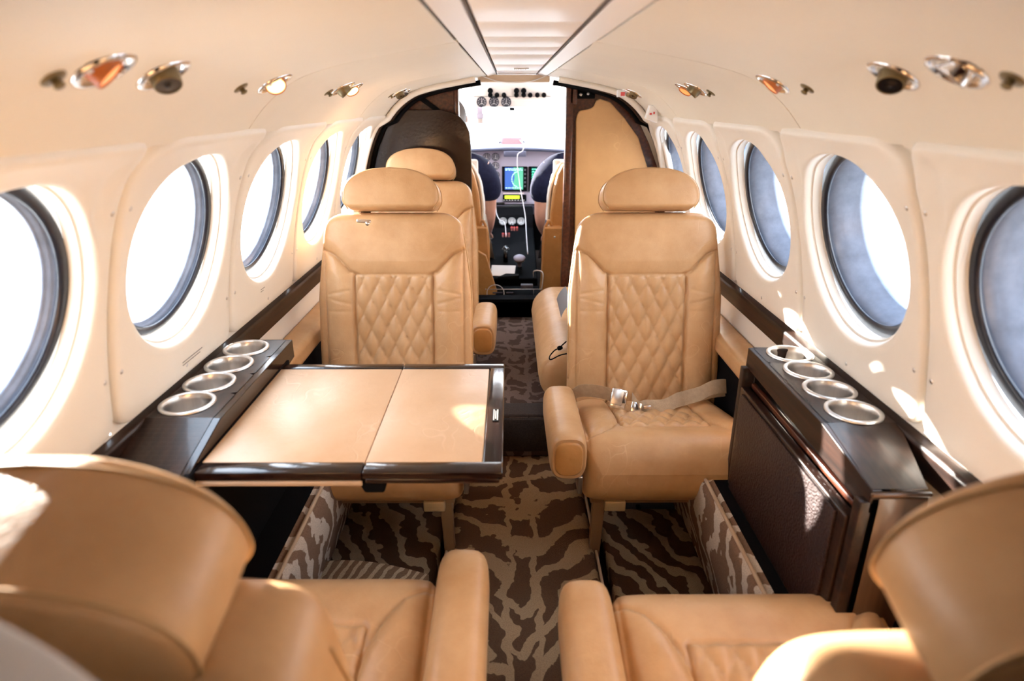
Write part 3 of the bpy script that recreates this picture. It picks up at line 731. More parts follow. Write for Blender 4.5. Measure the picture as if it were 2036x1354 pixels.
# table
tb = thing('folding_table', 'dark wood fold-out table with tan leather top at the left', 'table', (-.26, 1.1, -.58))
X0, X1, Yn, Yf, XF = -.515, -.012, .884, 1.338, -.241
def frame(x0, x1, y0, y1, mbx, left, right):
    w_ = .033
    mbx.box(((x0 + x1) / 2, y0 + w_ / 2, -.5675), (x1 - x0, w_, .013), .0025); mbx.box(((x0 + x1) / 2, y1 - w_ / 2 + .004, -.569), (x1 - x0, w_ - .006, .016), .0025)
    if right: mbx.box((x1 - w_ / 2, (y0 + y1) / 2, -.569), (w_, y1 - y0 - .002, .0155), .0025)
    if left: mbx.box((x0 + w_ / 2, (y0 + y1) / 2, -.569), (w_, y1 - y0 - .002, .0155), .0025)
for y in (Yn + .0165, Yf - .0125): mb = MB(); mb.box(((X0 + XF) / 2, y, -.569), (XF - X0 - .001, .033 if y < 1 else .027, .016), .0025); put('inner_leaf_frame', mb, M_woodG, tb)
mb = MB(); frame(XF + .0008, X1, Yn, Yf, mb, False, True); mb.box(((XF + X1) / 2, Yn + .006, -.578), (X1 - XF - .01, .012, .010), .003); put('outer_leaf_frame', mb, M_woodG, tb)
mb = MB(); mb.box(((X0 + XF) / 2 - .01, (Yn + Yf) / 2 + .001, -.5655), (XF - X0 + .02 - .001, Yf - Yn - .062, .009), .0015); put('leather_inlay', mb, M_leaT, tb)
mb = MB(); mb.box(((X1 - .033 + XF) / 2, (Yn + Yf) / 2 + .001, -.5655), (X1 - .033 - XF - .0018, Yf - Yn - .062, .009), .0015); put('leather_inlay', mb, M_leaT, tb)
mb = MB(); mb.box(((X0 + XF) / 2, Yn + .018, -.583), (XF - X0, .036, .009), .002); mb.box(((X0 + XF) / 2, (Yn + Yf) / 2 + .02, -.584), (XF - X0 - .01, Yf - Yn - .06, .008)); put('underside_rail', mb, M_bind, tb, 'pale worn edge strip under the inner leaf')
mb = MB(); mb.prism([(XF - .012, -.575), (XF + .042, -.575), (XF + .034, -.603), (XF + .002, -.603)], Yn + .004, Yn + .06, bev=.003); put('hinge_bracket', mb, M_black, tb)
mb = MB(); mb.box(((XF + X1) / 2, (Yn + Yf) / 2, -.584), (X1 - XF - .03, Yf - Yn - .05, .008)); put('outer_leaf_base', mb, M_wood, tb)
mb = MB(); mb.box((-.027, 1.083, -.5605), (.012, .05, .0012)); lb_ = put('name_plate', mb, M_black, tb)
mb = MB()
for k in range(3): mb.box((-.0305 + k * .0035, 1.083, -.5597), (.0016, .042 - .01 * (k == 1), .0006))
put('plate_print', mb, M_greyl, lb_)
mb = MB(); mb.box((-.517, 1.10, -.577), (.012, .52, .035), .002); put('support_rail', mb, M_black, tb)
# right console
c2 = thing('drink_console', 'dark wood console with four steel cup holders on the right wall, above the stowed table', 'console', (.62, 1.1, -1.2))
X = XC
mb = MB(); plate_with_holes(mb, .556, .681, .985, 1.345, -.526, .01, [(.622, y) for y in (1.026, 1.118, 1.211, 1.304)], .042); put('console_top', mb, M_woodB, c2)
mb = MB(); mb.grid(np.array([[(.556, .985, -.526), (.681, .985, -.526)], [(.548, .815, -.548), (.632, .815, -.548)]]), False); put('sloping_end', mb, M_wood, c2)
mb = MB(); mb.prism([(.812, -.549), (.985, -.527), (1.35, -.527), (1.35, -.572), (.812, -.590)], .546, .562, axis='X', bev=.0015)
mb.box((.618, 1.348, -.548), (.125, .012, .042), .003); put('face_board', mb, M_woodR if False else M_wood, c2)
mb = MB(); mb.box((.592, .812, -.556), (.092, .008, .007), .002); put('edge_lip', mb, M_woodE, c2, 'brown lip at the near end')
mb = MB(); mb.box((.592, .818, -.87), (.088, .012, .615), .002); put('end_panel', mb, M_woodE, c2, 'brown streaked wood end panel')
mb = MB(); mb.box((.575, 1.09, -.90), (.02, .54, .55)); mb.box((.61, 1.34, -.87), (.11, .012, .60)); mb.box((.615, 1.09, -.640), (.10, .54, .01)); put('cabinet_body', mb, M_wood, c2)
for y in (.822, 1.338): mb = MB(); mb.box((.548, y, -.87), (.03, .02, .60), .002); put('corner_post', mb, M_wood, c2)
for y in (1.026, 1.118, 1.211, 1.304): cup(1, .622, y, -.526, c2)
ft = thing('stowed_table', 'folded dark table leaf standing in the slot of the right console', 'table', (.54, 1.08, -1.15))
mb = MB(); mb.box((.540, 1.08, -.885), (.020, .485, .545), .003); put('leaf_panel', mb, M_woodB, ft)
mb = MB(); mb.box((.556, 1.08, -.606), (.010, .47, .012), .002); put('leaf_edge', mb, M_woodR, ft, 'reddish wood leaf edge')
mb = MB(); mb.box((.5275, 1.08, -.80), (.006, .44, .36), .002); put('leather_face', mb, mat('dark_brown_leather', (.022, .007, .005), .4, spec=.35, bump=1, bscale=220), ft)

# ------------------------------------------------------------------ overhead fixtures
def cpt(side, h):
    z = np.interp(h, CEIL[:, 0], CEIL[:, 1]); e = .01; dz = np.interp(h + e, CEIL[:, 0], CEIL[:, 1]) - np.interp(h - e, CEIL[:, 0], CEIL[:, 1])
    n = Vector((side * dz, 0, -2 * e)).normalized(); return Vector((XC + side * h, 0, z)), n
def tiltv(n, ty, tx):
    return (n + Vector((0, 1, 0)) * ty + Vector((1, 0, 0)) * tx).normalized()
def flange(mb, p, n, R=.034, r=.020):
    mb.lathe([(R, -.001), (R, .0015), (R * .94, .004), (R * .82, .0045), (r * 1.12, .002), (r, -.002), (r, -.012)], p, n, 40)
def lamp(side, y, lens, label, tilt=(-.35, 0), h=.430):
    p, n = cpt(side, h); p.y = y; t = thing('reading_lamp', label, 'lamp', p, 'overhead reading lamps')
    mb = MB(); flange(mb, p, n); put('flange', mb, M_chrome, t)
    mb = MB(); mb.lathe([(.0205, -.02), (.0205, -.0005), (0, -.0005)], p - n * .004, n, 24); put('socket', mb, M_black, t)
    d = tiltv(n, *tilt); q = p + n * .002
    mb = MB(); mb.lathe([(.0175, -.016), (.0178, .006), (.0170, .0075), (.0155, .0065)], q, d, 28); put('lamp_barrel', mb, M_rust if lens is not M_steel else M_chrome, t)
    mb = MB(); mb.lathe([(.0158, .0055), (.010, .0068), (0, .0072)], q, d, 28); put('lens', mb, lens, t)
    for sy in (-1, 1):
        mb = MB(); mb.lathe([(.003, 0), (.0025, .0015), (0, .002)], p + Vector((0, sy * .0255, 0)) + n * .0042, n, 8); put('screw', mb, M_steel, t)
    return t
def vent(side, y, label, tilt=(-.4, 0), h=.430):
    p, n = cpt(side, h); p.y = y; t = thing('air_vent', label, 'vent', p, 'overhead air vents')
    mb = MB(); flange(mb, p, n); put('flange', mb, M_chrome, t)
    mb = MB(); mb.lathe([(.0205, -.02), (.0205, -.0005), (0, -.0005)], p - n * .004, n, 24); put('socket', mb, M_black, t)
    d = tiltv(n, *tilt); q = p + n * .001
    mb = MB(); mb.lathe([(.0165, -.014), (.0172, .004), (.0160, .015), (.0145, .0165), (.0125, .012)], q, d, 28); put('nozzle', mb, M_olive, t)
    mb = MB(); mb.lathe([(.0140, .0152), (.006, .0145), (0, .0165)], q, d, 28); put('nozzle_core', mb, M_blackg, t)
    return t
def knob(side, y, label, h=.447):
    p, n = cpt(side, h); p.y = y; t = thing('oxygen_cap', label, 'cap', p, 'small overhead caps')
    mb = MB(); mb.lathe([(.0125, -.001), (.0125, .001), (.0115, .002), (.005, .0025)], p, n, 28); put('cap_plate', mb, M_olive, t)
    mb = MB(); mb.lathe([(.0045, .001), (.004, .006), (.006, .008), (.004, .010), (0, .0105)], p, n, 16); put('cap_knob', mb, M_olive, t)
lamp(-1, .68, M_amber, 'nearest left chrome reading lamp with an orange reflection painted as lens glow', (.25, .35)); vent(-1, .795, 'black-cored air vent beside the nearest left reading lamp', (-.45, 0)); knob(-1, .628, 'small brass cap beside the nearest left lamp')  # orange reflection in the nearest lamp is put in as a faint lens glow
lamp(-1, 1.165, M_lit, 'brightly lit yellow reading lamp on the left, over the table', (-.9, .1)); knob(-1, 1.06, 'small brass cap beside the lit lamp over the table')
vent(-1, 1.63, 'air vent on the left over the table seat', (.2, .3)); lamp(-1, 1.725, M_lit, 'lit reading lamp on the left over the table seat', (-.5, .1)); knob(-1, 1.57, 'small brass cap over the table seat')
vent(-1, 2.46, 'air vent farthest forward on the left'); lamp(-1, 2.56, M_steel, 'unlit reading lamp farthest forward on the left'); knob(-1, 2.39, 'small cap farthest forward on the left')
lamp(1, .705, M_steel, 'nearest right chrome reading lamp, dark inside', (.3, -.1)); vent(1, .82, 'black-cored air vent beside the nearest right lamp', (-.6, 0)); knob(1, .648, 'small brass cap beside the nearest right lamp')
lamp(1, 1.19, M_amber, 'reading lamp with orange rim over the belted right seat', (.1, -.3)); knob(1, 1.09, 'small brass cap beside the orange rimmed lamp')
vent(1, 1.68, 'air vent on the right between the second and third right windows', (.2, -.3)); lamp(1, 1.77, M_amber, 'dim orange reading lamp beside the right middle vent', (-.2, -.1)); knob(1, 1.61, 'small cap beside the right middle vent')
lamp(1, 2.60, M_steel, 'unlit reading lamp farthest forward on the right', h=.43); vent(1, 2.50, 'air vent farthest forward on the right')
def box_thing(name, mb, m, label, cat, group=None): return tag(put(name, mb, m), label, cat, group)
p, n = cpt(1, .40); es = thing('exit_light', 'small white box with red marking on the ceiling above the right bulkhead', 'sign', (p.x, 2.62, p.z))
mb = MB(); mb.box((p.x, 2.62, p.z - .014), (.03, .035, .026), .003); put('sign_body', mb, M_wht, es)
mb = MB(); mb.box((p.x + .004, 2.602, p.z - .016), (.016, .002, .014)); put('red_mark', mb, M_red, es)
p, n = cpt(1, .50); e2 = thing('placard_tag', 'white tag with small red mark at the top of the right wall by the bulkhead', 'sign', (p.x, 2.46, p.z))
mb = MB(); mb.prism([(p.x - .035, p.z - .035), (p.x + .01, p.z - .05), (p.x + .005, p.z + .01), (p.x - .022, p.z + .012)], 2.44, 2.47, bev=.003); put('tag_body', mb, M_wht, e2)
mb = MB(); mb.box((p.x - .018, 2.438, p.z - .018), (.008, .002, .006)); mb.box((p.x - .006, 2.438, p.z - .015), (.005, .002, .008)); put('red_mark', mb, M_redk, e2)
# tiny placards on the left wall panels
for y, s, L_ in ((1.155 + .035, SBOT - .042, .085), (1.61 - .03, SBOT - .07, .03)):
    mb = MB()
    for k in range(2): mb.grid(wpt(-1, np.array([y - L_ / 2, y + L_ / 2 - .01 * k])[:, None], np.array([s + k * .006, s + k * .006 + .0016])[None, :], .0142))
    put('placard_print', mb, M_mark, walls[-1])

# ------------------------------------------------------------------ bulkhead dividers and door frame
def arch_poly(side, hs0, zbot, x_in, y):
    """outline from the ceiling down the wall"""
    pts = [(XC + side * h, z) for h, z in CEIL if h > hs0] + [(XC + side * (h - .0), z) for h, z in WALL[1:] if z > zbot]
    return pts
df = struct('wall_front', None, None); df['label'] = 'cockpit bulkhead of dark glossy wood either side of the doorway'; df['category'] = 'bulkhead'
out = [(-.213, .072), (-.296, .048), (-.37, .023), (-.42, -.004), (-.46, -.035), (-.50, -.075), (-.545, -.135), (-.60, -.27), (-.635, -.42), (-.65, -.55), (-.64, -.97)]
mb = MB(); mb.prism(out + [(-.18, -.97), (-.215, -.5)], 2.80, 2.825); put('rear_panel', mb, M_woodR, df)
fl = [(-.60, -.285), (-.535, -.154), (-.474, -.038), (-.443, -.031), (-.279, -.031), (-.235, -.043), (-.205, -.057), (-.18, -.086), (-.166, -.118), (-.161, -.175), (-.163, -.47), (-.178, -.97), (-.65, -.97), (-.65, -.5)]
mb = MB(); mb.prism(fl, 2.765, 2.785, bev=.003); put('front_leaf', mb, M_woodG, df, 'glossy dark wood leaf with rounded corner')
mb = MB(); mb.prism([(-.38, .012), (-.355, .02), (-.26, -.05), (-.275, -.06)], 2.785, 2.795); put('hinge_strap', mb, M_black, df)
rp = [(.241, .072), (.282, .078), (.386, .052), (.44, .015), (.495, -.030), (.545, -.085), (.59, -.165), (.64, -.279), (.68, -.45), (.70, -.6), (.70, -.97), (.264, -.97), (.252, -.5)]
mb = MB(); mb.prism(rp, 2.80, 2.825, bev=.002); put('wood_panel', mb, M_woodR, df)
lp = [(.291, -.95), (.287, -.503), (.276, -.075), (.280, -.050), (.290, -.036), (.335, -.027), (.347, -.020), (.353, -.008), (.357, .004), (.372, .011), (.415, -.002), (.479, -.065), (.541, -.142), (.593, -.276), (.635, -.45), (.65, -.95)]
mb = MB(); mb.prism(lp, 2.786, 2.80, bev=.004, smooth=False); put('leather_panel', mb, M_leaB, df, 'caramel leather inset panel')
mb = MB(); mb.box((.307, 2.792, .028), (.088, .016, .034), .004); lt = put('latch_plate', mb, M_black, df)
mb = MB(); mb.box((.292, 2.782, .027), (.012, .004, .01), .002, (0, .5, 0)); mb.lathe([(.006, 0), (.006, .004), (0, .005)], (.322, 2.784, .03), (0, -1, 0), 12); put('latch_key', mb, M_steel, lt)
mb = MB(); mb.box((.247, 2.79, -.40), (.030, .05, 1.0), .004); mb.box((.262, 2.79, .03), (.03, .05, .08), .004); put('door_jamb', mb, M_woodR, df, 'reddish wood door post')
mb = MB(); mb.box((-.219, 2.81, .01), (.018, .05, .13), .003); put('door_jamb', mb, M_woodR, df)
for s_ in (-1, 1):
    ins = [(XC + s_ * h, z + .015) for h, z in CEIL if h > .26] + [(XC + s_ * (h + .03), z + .01) for h, z in WALL if z > -.6]
    inn = [(XC + s_ * .60, -.6), (XC + s_ * .595, -.42), (XC + s_ * .555, -.27), (XC + s_ * .50, -.15), (XC + s_ * .43, -.05), (XC + s_ * .36, .012), (XC + s_ * .25, .05)]
    mb = MB(); mb.prism(ins + inn, 2.826, 2.85); put('arch_backing', mb, M_cream, df)
# arch mouldings and curtain track on the right and left
def arch_tube(side, off, y, r, m, nm, hmin=.16, zmin=-.60):
    pts = [(XC + side * (h - off), y, z - off * .6) for h, z in CEIL[::2] if h > hmin] + [(XC + side * (h - off), y, z - off * .2) for h, z in WALL[::3] if zmin < z < -.08]
    mb = MB(); mb.tube(catmull(pts, 3), r, 8); put(nm, mb, m, df)
for s_ in (-1, 1):
    arch_tube(s_, .012, 2.68, .012, M_cream, 'arch_moulding'); arch_tube(s_, .030, 2.755, .010, M_black, 'arch_seal'); arch_tube(s_, .020, 2.735, .007, M_wood, 'curtain_track', hmin=.3)
mb = MB(); mb.prism([(-.13, .075), (.165, .075), (.165, .102), (-.13, .102)], 2.80, 2.84, bev=.003); put('door_header', mb, M_tan, df, 'beige header over the doorway')
mb = MB(); mb.tube(catmull([(-.12, 2.80, .10), (-.05, 2.79, .078), (.02, 2.79, .072), (.09, 2.79, .078), (.155, 2.80, .10)], 5), .002, 6); put('header_cord', mb, M_wht, df)

# ------------------------------------------------------------------ cockpit shell
ck = struct('wall_cockpit', None, None); ck['label'] = 'pale cockpit walls and roof around the windshield'; ck['category'] = 'wall'
mb = MB()
for s_ in (-1, 1):
    mb.box((XC + s_ * .66, 3.6, -.62), (.03, 1.5, .72)); mb.box((XC + s_ * .60, 3.6, .065), (.05, 1.5, .05))
    for y in (2.95, 3.45, 4.02): mb.box((XC + s_ * .64, y, -.12), (.04, .07 if y > 3 else .2, .36), .004)
put('side_wall', mb, M_white, ck)
mb = MB(); mb.box((XC, 3.35, .125), (1.26, 1.1, .02)); mb.box((XC, 3.84, .105), (1.2, .12, .03), .008); put('cockpit_roof', mb, M_white, ck)
mb = MB(); mb.box((XC, 4.42, -.68), (1.35, .03, .84)); put('front_wall', mb, M_black, ck)
mb = MB(); mb.tube([(.058, 3.90, .06), (.060, 4.05, -.06), (.061, 4.20, -.20)], .0075, 8); put('windshield_post', mb, mat('pale_lavender_post', (.62, .62, .75), .4), ck)
for i, (xa, xb) in enumerate(((-.60, .05), (.07, .66))):
    t = struct('window_%d' % (17 + i), None, None); t['label'] = ('left', 'right')[i] + ' windshield pane of the cockpit'; t['category'] = 'window'
    mb = MB(); mb.sheet(np.array([[(xa, 3.90, .08), (xb, 3.90, .08)], [(xa, 4.25, -.245), (xb, 4.25, -.245)]]), (0, .006, .004), False); put('pane', mb, M_glass, t)
# overhead panel with knobs and gauges
oh = thing('overhead_panel', 'white cockpit overhead panel with black knobs and three round gauges', 'panel', (0, 3.72, .08))
mb = MB(); mb.prism([(3.70, .10), (3.70, .004), (3.715, -.028), (3.74, -.028), (3.76, .10)], -.21, .25, axis='X', bev=.004); put('panel_body', mb, M_white, oh)
mb = MB(); mb.box((.015, 3.697, .0265), (.42, .004, .002)); put('panel_line', mb, M_mark, oh)
for x, big in ((-.104, 1), (-.068, 0), (-.030, 0), (.038, 1), (.077, 1), (.112, 0), (.151, 0), (.187, 0)):
    mb = MB(); mb.lathe([(.008, 0), (.009, .010), (.013, .016), (.013, .024), (0, .026)], (x, 3.702, .037), (0, -1, -.2), 14)
    if big: mb.lathe([(.008, 0), (.009, .010), (.015, .016), (.014, .022), (0, .024)], (x, 3.702, .058), (0, -1, -.2), 14)
    put('switch_knob', mb, M_black, oh)
def gauge(x, y, z, r, parent, n=(0, -1, 0), face=None):
    n = Vector(n).normalized(); mb = MB(); mb.lathe([(r * 1.15, -.003), (r * 1.15, .003), (r, .004), (r * .93, .001), (0, .001)], (x, y, z), n, 28)
    g = put('gauge', mb, [face or M_gbez], parent)
    q = n.to_track_quat('Z', 'Y').to_matrix(); mb = MB(); o = Vector((x, y, z)) + n * .0015
    for k in range(9):
        a = math.radians(-50 + k * 35); a1, a2 = Vector((math.cos(a), math.sin(a), 0)), Vector((-math.sin(a), math.cos(a), 0))
        V = [o + q @ (a1 * r * u + a2 * r * v) for u, v in ((.66, -.05), (.88, -.05), (.88, .05), (.66, .05))]; mb.add(V, [(0, 1, 2, 3)], False)
    V = [o + q @ Vector((u * r, v * r, 0)) for u, v in ((-.05, -.15), (.05, -.15), (.10, .6), (.02, .6))]; mb.add(V, [(0, 1, 2, 3)], False)
    V = [o + q @ Vector((u * r, v * r, 0)) for u, v in ((-.3, -.42), (.3, -.42), (.3, -.32), (-.3, -.32))]; mb.add(V, [(0, 1, 2, 3)], False)
    put('dial_marks', mb, M_wht, g); return g
for x in (-.152, -.085, -.018): gauge(x, 3.70, -.002, .024, oh, (0, -1, -.15), M_gface)
mb = MB(); mb.box((.014, 3.712, -.038), (.028, .01, .017), .002); put('compass_light', mb, M_black, oh)
cp = thing('magnetic_compass', 'grey compass unit hanging below the overhead panel at left', 'instrument', (-.165, 3.76, -.09))
mb = MB(); mb.box((-.165, 3.76, -.075), (.042, .03, .03), .006); put('compass_housing', mb, M_panel, cp); mb = MB(); mb.box((-.165, 3.765, -.10), (.034, .02, .03), .005); put('compass_bowl', mb, M_greyl, cp); mb = MB(); mb.box((-.165, 3.75, -.044), (.03, .008, .035)); put('compass_bracket', mb, M_panel, cp)
# instrument panel
ip = thing('instrument_panel', 'lavender grey instrument panel with round gauges and two screens', 'panel', (0, 4.12, -.62))
mb = MB(); mb.prism([(-.60, -.615), (.66, -.615), (.66, -.33), (.35, -.285), (.02, -.272), (-.3, -.285), (-.60, -.33)], 4.10, 4.14, bev=.003); put('panel_face', mb, M_panel, ip)
for x, z in ((-.143, -.323), (-.088, -.323), (-.088, -.376), (-.086, -.432), (-.088, -.485), (-.086, -.537), (-.143, -.376), (-.143, -.432), (-.143, -.485)): gauge(x, 4.098, z, .0215, ip)
def screen(x0, x1, z0, z1, kind):
    mb = MB(); mb.box(((x0 + x1) / 2, 4.094, (z0 + z1) / 2), (x1 - x0, .016, z1 - z0), .003); s_ = put('display_unit', mb, M_black, ip)
    xa, xb = x0 + .018, x1 - .026; za, zb = z0 + .012, z1 - .005
    mb = MB(); mb.add([(xa, 4.0855, za), (xb, 4.0855, za), (xb, 4.0855, zb), (xa, 4.0855, zb)], [(0, 1, 2, 3)], False)
    put('screen', mb, M_map if kind == 'map' else M_txt, s_)
    mb = MB(); cx_, cz = (xa + xb) / 2 - .005, (za + zb) / 2 - .004
    if kind == 'map':
        for k in range(-4, 5):
            a = math.radians(180 + k * 19); mb.box((cx_ + .028 + .036 * math.cos(a), 4.0848, cz + .045 * math.sin(a)), (.004, .001, .011), 0, (0, -math.radians(k * 19), 0))
    for r_ in range(3 if kind == 'map' else 9):
        zz = (zb - .008 - r_ * .008) if (kind == 'txt' or r_ < 2) else za + .010
        zz = zz if kind == 'map' else zb - .010 - r_ * .0145
        x_ = xa + .004
        while x_ < xb - .01:
            l_ = random.uniform(.005, .016); mb.box((x_ + l_ / 2, 4.0848, zz), (l_, .001, .0045)); x_ += l_ + random.uniform(.003, .008)
    put('screen_symbols', mb, M_cyn if kind == 'map' else M_grn, s_)
    mb = MB()
    for k in range(5): mb.box((x1 - .014, 4.084, z1 - .02 - k * .025), (.010, .006, .012), .002)
    put('bezel_keys', mb, M_gbez, s_)
screen(-.048, .111, -.532, -.380, 'map'); screen(.120, .279, -.532, -.380, 'txt')
mb = MB(); mb.box((.031, 4.094, -.574), (.150, .016, .040), .003); rd = put('radio_unit', mb, M_black, ip)
mb = MB(); mb.box((.016, 4.085, -.568), (.094, .002, .021)); put('lcd', mb, M_lcd, rd)
mb = MB()
for k in range(8): mb.box((-.036 + k * .018, 4.085, -.587), (.009, .002, .0035))
put('key_print', mb, M_wht, rd)
mb = MB(); mb.box((.025, 4.097, -.546), (.134, .004, .010), .001); put('label_strip', mb, mat('pink_white_strip', (.8, .68, .70), .5), ip)
mb = MB(); mb.box((-.060, 4.095, -.611), (.056, .012, .020), .002); put('small_display', mb, M_blackg, ip)
# glareshield
gs = thing('glareshield', 'grey padded glareshield below the windshield with a red placard', 'glareshield', (0, 4.05, -.28))
yy = np.linspace(-.60, .66, 30)
mb = MB(); mb.sheet(np.array([[(x, 4.00, -.262 - .12 * (x - .02) ** 2), (x, 4.03, -.238 - .12 * (x - .02) ** 2 + .012 * G(x - .02, .13)), (x, 4.2, -.235 - .1 * (x - .02) ** 2 + .012 * G(x - .02, .13)), (x, 4.42, -.28 - .1 * (x - .02) ** 2)] for x in yy]), (0, 0, -.006)); put('shield_top', mb, M_glare, gs)
mb = MB(); mb.tube([(x, 4.0, -.270 - .12 * (x - .02) ** 2) for x in yy], .010, 8); put('shield_lip', mb, mat('dark_slate_lip', (.045, .05, .085), .5), gs)
mb = MB(); mb.box((.033, 4.0, -.296), (.135, .03, .034), .005); put('annunciator_box', mb, mat('slate_box', (.07, .075, .12), .45), gs)
mb = MB(); mb.box((.013, 4.0, -.222), (.132, .012, .040), .006); pl = put('placard_holder', mb, M_panel, gs)
mb = MB()
for k in range(4): mb.box((.013, 3.992, -.208 - k * .0095), (.112, .003, .0075))
put('red_placard', mb, mat('pale_red_placard', (.78, .26, .30), .5), pl)
mb = MB()
for s_ in (-1, 1): mb.lathe([(.006, 0), (.008, .006), (.005, .012), (0, .013)], (.013 + s_ * .072, 3.995, -.228), (0, -1, 0), 10)
put('placard_screws', mb, M_gbez, pl)
# sub panel and pedestal
pd = thing('centre_pedestal', 'black centre pedestal with engine gauges, levers and red knobs between the pilots', 'pedestal', (.02, 3.6, -.97))
mb = MB(); mb.prism([(3.98, -.615), (4.12, -.615), (4.12, -.97), (3.20, -.97), (3.20, -.862), (3.45, -.80), (3.78, -.748), (3.898, -.728), (3.935, -.655)], -.115, .145, axis='X', bev=.006); put('pedestal_body', mb, M_black, pd)
mb = MB(); mb.box((.03, 4.04, -.64), (.62, .02, .055), .004, (.15, 0, 0)); put('sub_panel', mb, mat('charcoal_sub_panel', (.06, .055, .08), .5), pd)
for x, z in ((.020, -.628), (.036, -.628), (.020, -.640), (.036, -.640)):
    mb = MB(); mb.box((x, 4.02, z), (.013, .012, .009), .002); put('toggle', mb, M_black, pd)
for x in (.088, .122):
    mb = MB(); mb.lathe([(.013, 0), (.012, .012), (.008, .016), (0, .017)], (x, 4.02, -.648), (0, -1, .2), 16); put('selector_knob', mb, M_blackg, pd)
for x in (-.041, .014, .070): gauge(x, 3.909, -.690, .0215, pd, (0, -.85, .5), mat('pale_dial', (.30, .31, .31), .4))
mb = MB()
for k in range(12): mb.box((-.108, 3.94 - k * .045, -.668 - k * .0135), (.010, .018, .006), .001)
put('side_switches', mb, M_gbez, pd)
for i, (x, y, z, m) in enumerate(((-.039, 3.66, -.725, M_redk), (-.0215, 3.66, -.725, M_redk), (-.004, 3.66, -.725, M_redk), (.012, 3.72, -.700, M_redk), (.027, 3.72, -.700, M_redk), (.043, 3.72, -.700, M_redk))):
    mb = MB(); mb.tube([(x, y + .16, z + .045 - .09), (x, y + .06, z + .02), (x, y + .005, z + .004)], .0028, 6); lv = put('lever', mb, M_black, pd)
    mb = MB(); mb.box((x, y, z), (.012, .016, .024), .003); put('lever_knob', mb, m, lv, 'red and white lever knob')
    mb = MB()
    for k in range(3): mb.box((x, y - .0085, z - .008 + k * .007), (.009, .001, .002))
    put('knob_print', mb, M_wht, lv)
mb = MB(); mb.lathe([(.050, -.012), (.054, 0), (.050, .012)], (-.022, 3.42, -.790), (1, 0, 0), 32, cap=True); tw = put('trim_wheel', mb, M_blackg, pd)
mb = MB()
for k in range(9):
    a = math.radians(50 + k * 12); mb.box((-.022 - .018 + k * .0045, 3.42 - .054 * math.cos(a) * .6, -.790 + .0535 * math.sin(a)), (.003, .004, .002))
put('wheel_marks', mb, M_wht, tw)
kb = MB(); kb.lathe([(.012, -.04), (.014, -.01), (.030, 0), (.032, .012), (.022, .020), (0, .022)], (.052, 3.32, -.790), (0, -.35, 1), 24); put('power_knob', kb, M_panel, pd, 'grey oval knob')
# rear box of the pedestal
rb = thing('chart_box', 'black box with steel edging at the rear of the pedestal', 'box', (.02, 3.1, -.97))
mb = MB(); mb.box((.025, 3.10, -.94), (.275, .16, .09), .004); put('box_body', mb, M_black, rb)
mb = MB()
mb.tube([(-.105, 3.02, -.868), (.155, 3.02, -.868)], .0022, 6); mb.tube([(-.105, 3.02, -.90), (.155, 3.02, -.90)], .0016, 6); mb.tube([(.118, 3.02, -.868), (.118, 3.02, -.90)], .0016, 6)
mb.tube(catmull([(-.118, 3.02, -.87), (-.125, 3.05, -.80), (-.112, 3.07, -.785), (-.09, 3.09, -.787)], 5), .003, 6); mb.tube(catmull([(.158, 3.02, -.87), (.165, 3.05, -.80), (.148, 3.07, -.787), (.12, 3.07, -.79), (.118, 3.07, -.82)], 5), .003, 6)
put('steel_edging', mb, M_steel, rb)
mb = MB(); mb.box((.085, 3.04, -.858), (.06, .03, .02), .003); mb.box((-.06, 3.018, -.885), (.05, .006, .008), .002); mb.box((-.0, 3.018, -.885), (.035, .006, .008), .002); put('catch', mb, M_gbez, rb)
mb = MB(); mb.box((-.035, 3.17, -.812), (.125, .11, .003), 0, (.25, .0, -.08)); box_thing('paper_sheet', mb, M_paper, 'white sheet of paper lying on the pedestal', 'paper')
mb = MB(); mb.prism([(-.06, 3.06), (.045, 3.08), (.05, 3.12), (-.02, 3.13)], -.832, -.815, axis='Z', bev=.003); box_thing('black_notebook', mb, M_black, 'black folded pad on top of the white paper', 'pad')
mb = MB(); mb.box((.02, 2.925, -.93), (.42, .10, .10), .01); mb.box((.02, 2.90, -1.0), (.60, .05, .25)); struct('trim_4', mb, M_black, 'black step between cabin and cockpit', 'trim')
# cables
def cable(pts, r, label, m=M_cable):
    mb = MB(); mb.tube(catmull(pts, 8), r, 6); return box_thing('headset_cable', mb, m, label, 'cable')
cable([(.060, 4.10, -.20), (.064, 3.99, -.218), (.085, 3.95, -.24), (.078, 3.95, -.275), (.050, 3.95, -.295), (.046, 3.96, -.35), (.054, 3.98, -.42), (.066, 3.97, -.50), (.082, 3.93, -.58), (.096, 3.87, -.66), (.098, 3.7, -.73), (.100, 3.45, -.79)], .0026, 'white cable hanging from the windshield across the map screen')
cable([(-.088, 4.05, -.60), (-.080, 3.9, -.64), (-.060, 3.85, -.67), (-.03, 3.75, -.67), (-.02, 3.6, -.72)], .0022, 'white cable looped over the left engine gauge')
cable([(-.025 + .042 * math.cos(a) - .045, 2.995, -.88 + .042 * math.sin(a)) for a in np.linspace(0, 6.5, 22)], .0018, 'thin pale cable coiled on the chart box')

